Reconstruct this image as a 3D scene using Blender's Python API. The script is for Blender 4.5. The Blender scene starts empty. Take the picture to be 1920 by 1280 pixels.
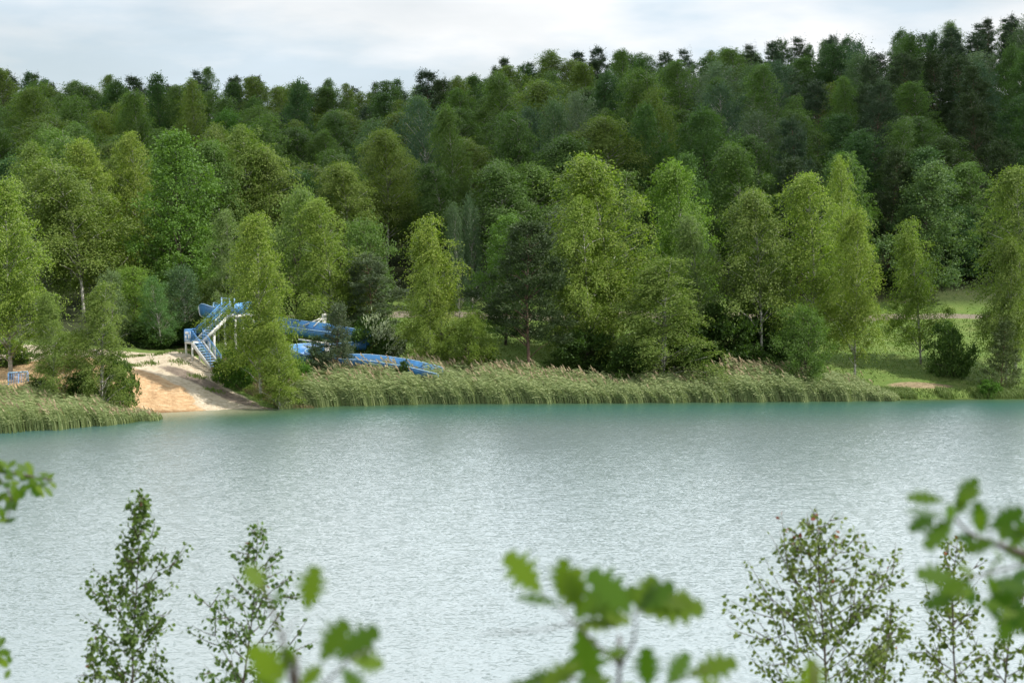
import bpy, math, random
import numpy as np
from mathutils import Vector
R = math.radians
random.seed(7)
scene = bpy.context.scene
COL = scene.collection

# ------------------------------------------------------------------ camera
F, CX, CY, HORIZ, CAMZ = 3200.0, 960.0, 640.0, 380.0, 17.0
PITCH = math.atan((CY - HORIZ) / F)
cam_d = bpy.data.cameras.new('camera'); cam = bpy.data.objects.new('camera', cam_d); COL.objects.link(cam)
cam.location = (0, 0, CAMZ); cam.rotation_euler = (math.pi / 2 - PITCH, 0, 0)
cam_d.sensor_width = 36; cam_d.lens = F / 1920 * 36; cam_d.clip_start = 0.1; cam_d.clip_end = 6000
cam_d.dof.use_dof = True; cam_d.dof.focus_distance = 150; cam_d.dof.aperture_fstop = 3.0
scene.camera = cam

def P(px, py, D):
    """point seen at photo pixel (px,py) at ground distance D from the viewpoint"""
    a, b = (px - CX) / F, (CY - py) / F
    c, s = math.cos(PITCH), math.sin(PITCH)
    fy, fz = c + b * s, -s + b * c
    t = D / fy
    return Vector((a * t, D, CAMZ + fz * t))

# ------------------------------------------------------------------ tagging
def tag(o, label=None, cat=None, group=None, kind=None):
    if label: o['label'] = label
    if cat: o['category'] = cat
    if group: o['group'] = group
    if kind: o['kind'] = kind
    return o
def empty(name, loc, rz=0):
    o = bpy.data.objects.new(name, None); COL.objects.link(o); o.location = loc; o.rotation_euler = (0, 0, rz); return o
def link(name, me, parent=None):
    o = bpy.data.objects.new(name, me); COL.objects.link(o)
    if parent: o.parent = parent
    return o

# ------------------------------------------------------------------ materials
def new_mat(name):
    m = bpy.data.materials.new(name); m.use_nodes = True
    nt = m.node_tree; nt.nodes.clear()
    return m, nt, nt.nodes, nt.links
def N(nodes, t, **kw):
    n = nodes.new(t)
    for k, v in kw.items():
        if k in n.inputs: n.inputs[k].default_value = v
        else: setattr(n, k, v)
    return n
def ramp(nodes, stops, interp='LINEAR'):
    r = nodes.new('ShaderNodeValToRGB'); r.color_ramp.interpolation = interp
    el = r.color_ramp.elements
    while len(el) < len(stops): el.new(0.5)
    for e, (p, c) in zip(el, stops): e.position = p; e.color = (*c, 1) if len(c) == 3 else c
    return r
def mixc(nodes, links, fac, a, b, mode='MIX'):
    m = nodes.new('ShaderNodeMix'); m.data_type = 'RGBA'; m.blend_type = mode
    for i, v in ((0, fac), (6, a), (7, b)):
        if hasattr(v, 'links'): links.new(v, m.inputs[i])
        elif isinstance(v, (int, float)): m.inputs[i].default_value = v
        else: m.inputs[i].default_value = (*v, 1) if len(v) == 3 else v
    return m.outputs[2]

def leaf_mat(name, dark, light, trans=0.35, rough=0.55, tcol=None):
    m, nt, n, l = new_mat(name)
    geo = N(n, 'ShaderNodeNewGeometry'); oi = N(n, 'ShaderNodeObjectInfo')
    rp = ramp(n, [(0.0, dark), (0.55, [(a + b) / 2 for a, b in zip(dark, light)]), (1.0, light)])
    l.new(geo.outputs['Random Per Island'], rp.inputs[0])
    c = mixc(n, l, 1.0, rp.outputs[0], oi.outputs['Color'], 'MULTIPLY')
    p = N(n, 'ShaderNodeBsdfPrincipled', Roughness=rough); p.inputs['Specular IOR Level'].default_value = 0.22
    l.new(c, p.inputs['Base Color'])
    tr = N(n, 'ShaderNodeBsdfTranslucent')
    tc = mixc(n, l, 1.0, c, tcol or (1.5, 1.6, 0.6), 'MULTIPLY'); l.new(tc, tr.inputs['Color'])
    mx = N(n, 'ShaderNodeMixShader'); mx.inputs[0].default_value = trans
    l.new(p.outputs[0], mx.inputs[1]); l.new(tr.outputs[0], mx.inputs[2])
    o = N(n, 'ShaderNodeOutputMaterial'); l.new(mx.outputs[0], o.inputs[0])
    return m
def plain_mat(name, col, rough=0.6, var=0.12, scale=3.0, bump=0.0, metal=0.0, col2=None, stretch=None):
    m, nt, n, l = new_mat(name)
    tc = N(n, 'ShaderNodeTexCoord'); mp = N(n, 'ShaderNodeMapping')
    if stretch: mp.inputs['Scale'].default_value = stretch
    l.new(tc.outputs['Object'], mp.inputs[0])
    nz = N(n, 'ShaderNodeTexNoise', Scale=scale, Detail=5.0, Roughness=0.6); l.new(mp.outputs[0], nz.inputs['Vector'])
    c2 = col2 or [c * (1 - var * 2.2) for c in col]
    rp = ramp(n, [(0.36, c2), (0.62, col)]); l.new(nz.outputs[0], rp.inputs[0])
    p = N(n, 'ShaderNodeBsdfPrincipled', Roughness=rough, Metallic=metal); l.new(rp.outputs[0], p.inputs['Base Color'])
    if bump:
        b = N(n, 'ShaderNodeBump', Strength=bump, Distance=0.05); l.new(nz.outputs[0], b.inputs['Height']); l.new(b.outputs[0], p.inputs['Normal'])
    o = N(n, 'ShaderNodeOutputMaterial'); l.new(p.outputs[0], o.inputs[0])
    return m

M = {}
M['birch_leaf'] = leaf_mat('birch_leaf', (0.080, 0.130, 0.032), (0.160, 0.218, 0.062), 0.40, tcol=(1.3, 1.6, .5))
M['broad_leaf'] = leaf_mat('broad_leaf', (0.056, 0.110, 0.030), (0.108, 0.176, 0.054), 0.32)
M['aspen_leaf'] = leaf_mat('aspen_leaf', (0.076, 0.124, 0.060), (0.125, 0.180, 0.092), 0.28)
M['pine_needle'] = leaf_mat('pine_needle', (0.050, 0.080, 0.032), (0.096, 0.130, 0.056), 0.15)
M['shrub_leaf'] = leaf_mat('shrub_leaf', (0.052, 0.096, 0.022), (0.110, 0.170, 0.040), 0.35)
M['blossom'] = leaf_mat('blossom', (0.50, 0.56, 0.36), (0.78, 0.80, 0.62), 0.2)
M['sapling_leaf'] = leaf_mat('sapling_leaf', (0.060, 0.098, 0.022), (0.140, 0.190, 0.048), 0.35)
M['oak_leaf'] = leaf_mat('oak_leaf', (0.045, 0.105, 0.018), (0.120, 0.190, 0.024), 0.45, 0.45)
M['red_leaf'] = leaf_mat('red_leaf', (0.14, 0.05, 0.04), (0.25, 0.09, 0.06), 0.3)
M['birch_bark'] = plain_mat('birch_bark', (0.52, 0.50, 0.45), 0.8, col2=(0.13, 0.115, 0.10), scale=1.3, stretch=(1, 1, 2.2), bump=.3)
M['dark_bark'] = plain_mat('dark_bark', (0.14, 0.115, 0.09), 0.9, col2=(0.05, 0.042, 0.035), scale=3, bump=.5)
M['pine_bark'] = plain_mat('pine_bark', (0.20, 0.12, 0.08), 0.9, col2=(0.07, 0.05, 0.04), scale=3, bump=.5)
M['twig'] = plain_mat('twig', (0.075, 0.055, 0.040), 0.7, scale=20)
M['blue'] = plain_mat('painted_blue_steel', (0.10, 0.30, 0.62), 0.45, 0.10, 1.5)
M['light_blue'] = plain_mat('faded_blue_rim', (0.33, 0.52, 0.74), 0.45, 0.08, 2)
M['chute_blue'] = plain_mat('blue_fibreglass', (0.055, 0.215, 0.48), 0.42, 0.14, 0.9, col2=(0.05, 0.155, 0.33), stretch=(1, 1, .35))
M['white_steel'] = plain_mat('white_steel', (0.68, 0.67, 0.62), 0.5, 0.08, 1.5)
M['sign_white'] = plain_mat('sign_white', (0.75, 0.78, 0.82), 0.5, 0.02)

# ------------------------------------------------------------------ mesh helpers
def np_mesh(name, V, faces, mats, midx=None, smooth=False, attrs=None):
    """V Nx3 array; faces = list of index arrays (each MxK)"""
    me = bpy.data.meshes.new(name)
    V = np.asarray(V, dtype=np.float32)
    me.vertices.add(len(V)); me.vertices.foreach_set('co', V.ravel())
    loops = np.concatenate([f.ravel() for f in faces]).astype(np.int32)
    tot = np.concatenate([np.full(len(f), f.shape[1]) for f in faces]).astype(np.int32)
    start = np.concatenate([[0], np.cumsum(tot)[:-1]]).astype(np.int32)
    me.loops.add(len(loops)); me.loops.foreach_set('vertex_index', loops)
    me.polygons.add(len(tot)); me.polygons.foreach_set('loop_start', start); me.polygons.foreach_set('loop_total', tot)
    for m in mats: me.materials.append(m)
    if midx is not None: me.polygons.foreach_set('material_index', np.asarray(midx, dtype=np.int32))
    if smooth: me.polygons.foreach_set('use_smooth', np.ones(len(tot), dtype=bool))
    if attrs:
        for k, v in attrs.items():
            v = np.asarray(v, dtype=np.float32)
            if v.ndim == 1:
                a = me.attributes.new(k, 'FLOAT', 'POINT'); a.data.foreach_set('value', v)
            else:
                a = me.attributes.new(k, 'FLOAT_COLOR', 'POINT'); a.data.foreach_set('color', np.concatenate([v, np.ones((len(v), 1))], 1).astype(np.float32).ravel())
    me.update(calc_edges=True); me.validate()
    return me

def unit(a): return a / np.maximum(np.linalg.norm(a, axis=-1, keepdims=True), 1e-6)

LEAF4 = np.array([(-.5, 0), (0.05, .5), (.5, 0), (-.05, -.5)])
LEAF6 = np.array([(-.5, 0), (-.25, .42), (.15, .38), (.5, 0), (.15, -.38), (-.25, -.42)])
OAK = np.array([(-.5, -.015), (-.42, .03), (-.33, .13), (-.27, .08), (-.17, .26), (-.08, .15), (.03, .40), (.10, .16), (.24, .38), (.28, .13), (.42, .20), (.5, 0),
                (.42, -.20), (.28, -.13), (.24, -.38), (.10, -.16), (.03, -.40), (-.08, -.15), (-.17, -.26), (-.27, -.08), (-.33, -.13), (-.42, -.03)])
def leaves(C, T, Nn, L, W, shape=LEAF4, curl=0.0):
    """flat leaf polygons: centres, long axis, normal, length, width"""
    T = unit(T); B = unit(np.cross(Nn, T)); Nn = np.cross(T, B)
    k = len(shape)
    L = np.broadcast_to(np.asarray(L, float), (len(C),)); W = np.broadcast_to(np.asarray(W, float), (len(C),))
    u = shape[:, 0][None, :, None]; v = shape[:, 1][None, :, None]
    V = C[:, None, :] + T[:, None, :] * u * L[:, None, None] + B[:, None, :] * v * W[:, None, None]
    if curl: V = V + Nn[:, None, :] * (curl * (np.abs(v) - (u * u) * 0.8)) * L[:, None, None]
    Fc = np.arange(len(C) * k).reshape(-1, k)
    return V.reshape(-1, 3), Fc

def tube(pts, radii, seg=6):
    pts = np.asarray(pts, float); n = len(pts)
    radii = np.broadcast_to(np.asarray(radii, float), (n,))
    tan = np.gradient(pts, axis=0); tan = unit(tan)
    ref = np.array([1.0, 0.1, 0.05]) if abs(tan[0][0]) < 0.8 else np.array([0.05, 1.0, 0.1])
    A = unit(np.cross(tan, ref)); B = np.cross(tan, A)
    ang = np.linspace(0, 2 * np.pi, seg, endpoint=False)
    ring = pts[:, None, :] + radii[:, None, None] * (np.cos(ang)[None, :, None] * A[:, None, :] + np.sin(ang)[None, :, None] * B[:, None, :])
    V = ring.reshape(-1, 3); Fs = []
    i = np.arange(n - 1)[:, None] * seg; j = np.arange(seg)[None, :]
    a = i + j; b = i + (j + 1) % seg
    Fq = np.stack([a, b, b + seg, a + seg], -1).reshape(-1, 4)
    return V, Fq
class MB:
    """collects tubes, boxes and prisms and links them as one mesh"""
    def __init__(s): s.V = []; s.F = {}; s.n = 0
    def add(s, V, Fq):
        s.V.append(np.asarray(V, float)); s.F.setdefault(Fq.shape[1], []).append(Fq + s.n); s.n += len(V); return s
    def tube(s, pts, r, seg=6):
        V, Fq = tube(pts, r, seg); s.add(V, Fq)
        s.F.setdefault(seg, []).append(np.array([np.arange(seg)[::-1] + s.n - len(V), np.arange(seg) + s.n - seg])); return s
    def box(s, c, ax, ay, az):
        """centre and three half-extent vectors"""
        c, ax, ay, az = [np.asarray(v, float) for v in (c, ax, ay, az)]
        V = [c + i * ax + j * ay + k * az for i in (-1, 1) for j in (-1, 1) for k in (-1, 1)]
        Fq = np.array([(0, 1, 3, 2), (4, 6, 7, 5), (0, 4, 5, 1), (2, 3, 7, 6), (0, 2, 6, 4), (1, 5, 7, 3)])
        return s.add(V, Fq)
    def bar(s, a, b, w, h, up=(0, 0, 1)):
        a, b, up = [np.asarray(v, float) for v in (a, b, up)]
        t = unit(b - a); side = unit(np.cross(t, up)); u2 = np.cross(side, t)
        return s.box((a + b) / 2, (b - a) / 2, side * w / 2, u2 * h / 2)
    def mesh(s, name, mats, smooth=False):
        return np_mesh(name, np.concatenate(s.V), [np.concatenate(f) for f in s.F.values()], mats, smooth=smooth)
    def build(s, name, mat, parent=None, smooth=False): return link(name, s.mesh(name, [mat], smooth), parent)

# ------------------------------------------------------------------ terrain
def interp(x, pts): return np.interp(x, [p[0] for p in pts], [p[1] for p in pts])
SHORE = [(-400, 100), (-80, 112), (-48, 124), (-40, 129.5), (-36, 132.5), (-33.5, 135.5), (-31, 137.0), (-27, 138.2), (-20, 140.2), (-16, 142.2), (-7, 144.2), (10, 144.9), (33, 146.6), (60, 148.5), (120, 146), (400, 120)]
def shore(x): return interp(x, SHORE)
SKY = [(-600, 165), (0, 140), (60, 135), (150, 150), (230, 138), (300, 150), (430, 134), (500, 150), (600, 150), (700, 155), (830, 165), (860, 130), (920, 118), (1000, 110), (1080, 92), (1130, 100), (1200, 112),
       (1270, 104), (1350, 95), (1400, 88), (1520, 70), (1600, 80), (1640, 108), (1670, 75), (1720, 50), (1830, 30), (1920, 36), (2600, 10)]
def crest(x): # ground height of the ridge at about 300 m
    px = CX + x * F / 300.0
    xs = np.linspace(-600, 2600, 60); ys = np.convolve(np.pad(interp(xs, SKY), 2, 'edge'), np.ones(5) / 5, 'valid')
    return CAMZ + (HORIZ - np.interp(px, xs, ys)) / F * 300 - 13.0
_rn = np.random.RandomState(3)
_wv = [(_rn.uniform(-1, 1) * k, _rn.uniform(-1, 1) * k, _rn.uniform(0, 6.28), a) for k, a in ((.12, .35), (.15, .3), (.3, .14), (.4, .12), (.9, .05), (1.3, .04), (2.2, .022), (2.9, .018))]
def wob(x, y): return sum(a * np.sin(kx * x + ky * y + p) for kx, ky, p, a in _wv)
PROF = [(-40, -5), (-12, -2.2), (-4, -0.6), (0, 0.0), (1.2, 0.28), (4, 0.95), (8, 1.85), (15, 2.9), (25, 3.6), (42, 4.8), (58, 6.2), (400, 7)]
def ground(x, y):
    x = np.asarray(x, float); y = np.asarray(y, float)
    d = y - shore(x)
    z = interp(d, PROF)
    # the sandy mound on the left of the beach, the dip down which the slide runs
    z = z + 1.3 * np.exp(-(((x + 36.5) / 4.2) ** 2 + ((y - 143.5) / 4.5) ** 2)) + 1.0 * np.exp(-(((x + 30) / 3.2) ** 2 + ((y - 152.5) / 3.5) ** 2))
    z = z - 0.5 * np.exp(-(((x + 23.5) / 3.0) ** 2 + ((y - 144) / 5) ** 2))
    t = np.clip((y - 184) / 116, 0, 1)
    z = z + (crest(x) - z) * t ** 0.92 + np.where(y > 305, -(np.minimum(y, 800) - 305) * 0.05, 0)
    z = z + wob(x, y) * np.clip(d / 4, 0, 1)
    z = z - .16 * np.abs(np.sin(x * 1.9 + .5 * np.sin(y * .9) + y * .35)) ** .6 * np.clip(d / 2, 0, 1) * np.exp(-(((x + 31) / 7) ** 2 + ((y - 141) / 5) ** 2))   # rain furrows in the sand bank
    near = 15.2 - 0.335 * y + 0.3 * np.sin(x * .3) + np.where(np.abs(x) > 30, (30 - np.abs(x)) * 0.02, 0)
    near = np.minimum(near, 15.6)
    z = np.where(y < 60, np.maximum(near, -5), z)
    return z
def gz(x, y): return float(ground(x, y))

def sm(a, b, v): t = np.clip((v - a) / (b - a), 0, 1); return t * t * (3 - 2 * t)
def axis(parts):
    out = []
    for a, b, st in parts: out += list(np.arange(a, b, st))
    return np.array(out + [parts[-1][1]])
gx = axis([(-1600, -400, 200), (-400, -120, 20), (-120, -60, 4), (-60, -46, 1.0), (-46, -12, 0.3), (-12, 60, 0.7), (60, 120, 4), (120, 400, 20), (400, 1600, 200)])
gy = axis([(-300, -20, 20), (-20, 60, 1.2), (60, 118, 6), (118, 128, .8), (128, 160, 0.3), (160, 190, 0.8), (190, 330, 4), (330, 600, 30), (600, 2400, 200)])
GX, GY = np.meshgrid(gx, gy); GZ = ground(GX, GY)
nx, ny = len(gx), len(gy)
i = np.arange(ny - 1)[:, None] * nx + np.arange(nx - 1)[None, :]
GF = np.stack([i, i + 1, i + nx + 1, i + nx], -1).reshape(-1, 4)
D_ = GY - shore(GX)
w = wob(GX * 2.3, GY * 2.3) * 1.6
right_edge = interp(GY, [(130, -14), (139, -15.5), (141, -20), (146, -23.8), (150, -26.3), (153, -28.6), (156, -30.5), (160, -33)]) + w
sand = sm(0.6, -0.6, GX - right_edge) * sm(157, 154.5, GY + w) * sm(-60, -50, GX) * sm(110, 122, GY)
orange = sand * sm(0.9, -0.9, GX - interp(GY, [(136, -21.5), (139, -23), (142, -26.5), (146, -30), (150, -34)]) - w * 2.2) * sm(148.5, 146, GY + w * .7)
dirt = sand * np.exp(-((GX - interp(GY, [(139.5, -17.5), (141, -20), (144, -24), (148, -28.5), (151, -32)])) / 1.7) ** 2 * 1.0) * sm(151, 148, GY)
path = np.exp(-((GY - (184 + wob(GX, GX * 0) * 2)) / 1.1) ** 2) * sm(-40, -10, GX)
pxg = CX + GX * F / np.maximum(GY, 1)
bare = sm(0.55, 1.15, wob(GX * 1.1 + 40, GY * 2.6) * 1.1 + 0.9 * np.exp(-(((GX - 36.5) / 4) ** 2 + ((GY - 152) / 1.3) ** 2)) + 0.5 * np.exp(-(((GX + 8) / 5) ** 2 + ((GY - 151) / 4) ** 2)) + .5 * np.exp(-(((GX - 32) / 3) ** 2 + ((GY - 156) / 1.2) ** 2)))
forest = sm(186, 192, GY + w) + sm(25, 40, -GX - 0 * GY) * sm(157, 161, GY)
forest = np.clip(forest, 0, 1)
wet = sm(0.75, 0.1, D_)
gme = np_mesh('ground', np.stack([GX, GY, GZ], -1).reshape(-1, 3), [GF], [], smooth=True,
              attrs={'masks': np.stack([sand, orange, dirt], -1).reshape(-1, 3), 'masks2': np.stack([path, bare, forest], -1).reshape(-1, 3), 'wet': wet.ravel()})
def ground_mat():
    m, nt, n, l = new_mat('ground')
    tc = N(n, 'ShaderNodeTexCoord')
    def noise(sc, det=6, rough=.6, stretch=None):
        z = N(n, 'ShaderNodeTexNoise', Scale=sc, Detail=det, Roughness=rough)
        if stretch:
            mp = N(n, 'ShaderNodeMapping'); mp.inputs['Scale'].default_value = stretch; l.new(tc.outputs['Object'], mp.inputs[0]); l.new(mp.outputs[0], z.inputs['Vector'])
        else: l.new(tc.outputs['Object'], z.inputs['Vector'])
        return z.outputs[0]
    def rp(src, stops): r = ramp(n, stops); l.new(src, r.inputs[0]); return r.outputs[0]
    n1, n2, n3 = noise(.35), noise(2.2, 8, .7), noise(9, 4, .7)
    grass = rp(n1, [(0.32, (0.085, 0.155, 0.030)), (0.5, (0.13, 0.205, 0.045)), (0.72, (0.21, 0.235, 0.080))])
    grass = mixc(n, l, 0.45, grass, rp(n2, [(0.3, (0.07, 0.13, 0.028)), (.7, (0.17, 0.22, 0.06))]))
    dry = rp(n2, [(0.32, (0.13, 0.10, 0.06)), (0.5, (0.28, 0.22, 0.13)), (0.7, (0.42, 0.34, 0.22))])
    sandc = rp(n2, [(0.3, (0.33, 0.27, 0.19)), (0.5, (0.52, 0.44, 0.32)), (0.7, (0.64, 0.57, 0.46))])
    orang = rp(noise(1.6, 8, .72, (1, 1, 3)), [(0.3, (0.32, 0.19, 0.10)), (0.5, (0.50, 0.33, 0.18)), (0.68, (0.60, 0.46, 0.29))])
    dirtc = rp(n2, [(0.3, (0.12, 0.095, 0.075)), (.6, (0.23, 0.185, 0.145))])
    litter = rp(n2, [(0.3, (0.024, 0.036, 0.014)), (.7, (0.060, 0.070, 0.030))])
    a1 = N(n, 'ShaderNodeAttribute', attribute_name='masks'); a2 = N(n, 'ShaderNodeAttribute', attribute_name='masks2'); a3 = N(n, 'ShaderNodeAttribute', attribute_name='wet')
    s1 = N(n, 'ShaderNodeSeparateColor'); l.new(a1.outputs['Color'], s1.inputs[0]); s2 = N(n, 'ShaderNodeSeparateColor'); l.new(a2.outputs['Color'], s2.inputs[0])
    def edge(v, amt=.5, src=None):   # roughen a mask's edge with noise
        md = N(n, 'ShaderNodeMath', operation='MULTIPLY_ADD'); l.new(src or n3, md.inputs[0]); md.inputs[1].default_value = amt; ad = N(n, 'ShaderNodeMath', operation='ADD')
        md.inputs[2].default_value = -amt * .5; l.new(md.outputs[0], ad.inputs[0]); l.new(v, ad.inputs[1])
        return rp(ad.outputs[0], [(0.38, (0, 0, 0)), (0.62, (1, 1, 1))])
    c = mixc(n, l, edge(s2.outputs[1], .8), grass, dry)
    c = mixc(n, l, s2.outputs[2], c, litter)
    c = mixc(n, l, edge(s2.outputs[0]), c, (0.23, 0.20, 0.15))
    c = mixc(n, l, edge(s1.outputs[0]), c, sandc)
    c = mixc(n, l, edge(s1.outputs[1], 1.3, n2), c, orang)
    c = mixc(n, l, edge(s1.outputs[2], 1.0, n2), c, dirtc)
    wetc = mixc(n, l, 1.0, c, (0.5, 0.47, 0.42), 'MULTIPLY')
    c = mixc(n, l, a3.outputs['Fac'], c, wetc)
    p = N(n, 'ShaderNodeBsdfPrincipled', Roughness=.92); l.new(c, p.inputs['Base Color']); p.inputs['Specular IOR Level'].default_value = .15
    b = N(n, 'ShaderNodeBump', Strength=.9, Distance=0.22); l.new(n2, b.inputs['Height']); b2 = N(n, 'ShaderNodeBump', Strength=.6, Distance=.06); l.new(n3, b2.inputs['Height'])
    l.new(b.outputs[0], b2.inputs['Normal']); l.new(b2.outputs[0], p.inputs['Normal'])
    o = N(n, 'ShaderNodeOutputMaterial'); l.new(p.outputs[0], o.inputs[0]); return m
gme.materials.append(ground_mat())
tag(link('ground', gme), kind='structure')

# ------------------------------------------------------------------ water
wx = axis([(-1600, -100, 100), (-100, -60, 5), (-60, 60, 1.0), (60, 100, 5), (100, 1600, 100)]); wy = axis([(-10, 110, 10), (110, 150, .5), (150, 170, 5)])
WX, WY = np.meshgrid(wx, wy)
i = np.arange(len(wy) - 1)[:, None] * len(wx) + np.arange(len(wx) - 1)[None, :]
WF = np.stack([i, i + 1, i + len(wx) + 1, i + len(wx)], -1).reshape(-1, 4)
off = np.maximum(shore(WX) - WY, 0)                     # metres out from the bank
beach = np.exp(-((WX + 24) / 8.5) ** 2)
reach = 2.2 + 6.5 * beach + 1.2 * np.exp(-((WX + 42) / 9) ** 2)
shallow = np.exp(-(off / reach) ** 2)
wme = np_mesh('lake_water', np.stack([WX, WY, WX * 0], -1).reshape(-1, 3), [WF], [], smooth=True, attrs={'shallow': shallow.ravel(), 'lee': (.22 + .78 * sm(1.5, 9, off + 8 * np.exp(-((WX + 20) / 18) ** 2))).ravel(), 'shelf': sm(20, 0.5, off).ravel(), 'beach': (np.exp(-(off / 3.2) ** 2) * np.exp(-((WX + 27) / 6.5) ** 4)).ravel()})
def water_mat():
    m, nt, n, l = new_mat('lake_water')
    tc = N(n, 'ShaderNodeTexCoord')
    def vn(sc, amp, stretch, det=2, dist=0.0):
        mp = N(n, 'ShaderNodeMapping'); mp.inputs['Scale'].default_value = stretch; mp.inputs['Rotation'].default_value = (0, 0, R(12)); l.new(tc.outputs['Object'], mp.inputs[0])
        z = N(n, 'ShaderNodeTexNoise', Scale=sc, Detail=det, Roughness=.55, Distortion=dist); l.new(mp.outputs[0], z.inputs['Vector'])
        s = N(n, 'ShaderNodeVectorMath', operation='SUBTRACT'); l.new(z.outputs['Color'], s.inputs[0]); s.inputs[1].default_value = (.5, .5, .5)
        k = N(n, 'ShaderNodeVectorMath', operation='MULTIPLY'); l.new(s.outputs[0], k.inputs[0]); k.inputs[1].default_value = (amp * .8, amp, 0); return k.outputs[0]
    a = vn(15.0, .95, (.45, 1.0, 1), 2, .2); b = vn(3.6, .36, (.45, 1, 1), 2); c = vn(.07, .03, (1, 1, 1), 2)
    # gusts: calmer and rougher patches of the lake
    g = N(n, 'ShaderNodeTexNoise', Scale=.035, Detail=3.0); l.new(tc.outputs['Object'], g.inputs['Vector'])
    gr = N(n, 'ShaderNodeMapRange'); l.new(g.outputs[0], gr.inputs[0]); gr.inputs[1].default_value = .35; gr.inputs[2].default_value = .65; gr.inputs[3].default_value = .62; gr.inputs[4].default_value = 1.2
    ab0 = N(n, 'ShaderNodeVectorMath', operation='ADD'); l.new(a, ab0.inputs[0]); l.new(b, ab0.inputs[1])
    lee = N(n, 'ShaderNodeAttribute', attribute_name='lee')          # the bank shelters the water next to it
    gl = N(n, 'ShaderNodeMath', operation='MULTIPLY'); l.new(gr.outputs[0], gl.inputs[0]); l.new(lee.outputs['Fac'], gl.inputs[1])
    ak = N(n, 'ShaderNodeVectorMath', operation='SCALE'); l.new(ab0.outputs[0], ak.inputs[0]); l.new(gl.outputs[0], ak.inputs['Scale'])
    s1 = N(n, 'ShaderNodeVectorMath', operation='ADD'); l.new(ak.outputs[0], s1.inputs[0])
    s2 = N(n, 'ShaderNodeVectorMath', operation='ADD'); l.new(s1.outputs[0], s2.inputs[0]); l.new(c, s2.inputs[1])
    s3 = N(n, 'ShaderNodeVectorMath', operation='ADD'); l.new(s2.outputs[0], s3.inputs[0]); s3.inputs[1].default_value = (0, 0, 1)
    nn = N(n, 'ShaderNodeVectorMath', operation='NORMALIZE'); l.new(s3.outputs[0], nn.inputs[0])
    at = N(n, 'ShaderNodeAttribute', attribute_name='shallow'); ab = N(n, 'ShaderNodeAttribute', attribute_name='beach')
    sh = N(n, 'ShaderNodeAttribute', attribute_name='shelf'); deep = mixc(n, l, sh.outputs['Fac'], (0.112, 0.150, 0.150), (0.030, 0.105, 0.088))
    col = mixc(n, l, at.outputs['Fac'], deep, (0.05, 0.10, 0.05))
    col = mixc(n, l, ab.outputs['Fac'], col, (0.24, 0.24, 0.15))
    p = N(n, 'ShaderNodeBsdfPrincipled', Roughness=.28, IOR=1.5); l.new(col, p.inputs['Base Color']); l.new(nn.outputs[0], p.inputs['Normal'])
    o = N(n, 'ShaderNodeOutputMaterial'); l.new(p.outputs[0], o.inputs[0]); return m
wme.materials.append(water_mat())
tag(link('lake_water', wme), kind='structure')

# ------------------------------------------------------------------ tree builders
WIND = np.array([-1.0, 0.15, 0.0])
def spiral_trunk(rng, H, lean=(0, 0), amp=.25, n=9):
    t = np.linspace(0, 1, n); ph = rng.uniform(0, 6.28, 2)
    return np.stack([lean[0] * t * t + amp * np.sin(t * 4 + ph[0]) * t, lean[1] * t * t + amp * np.sin(t * 3.4 + ph[1]) * t, H * t], -1)
def trunk_at(tr, h): return np.array([np.interp(h, tr[:, 2], tr[:, 0]), np.interp(h, tr[:, 2], tr[:, 1]), h])

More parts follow.
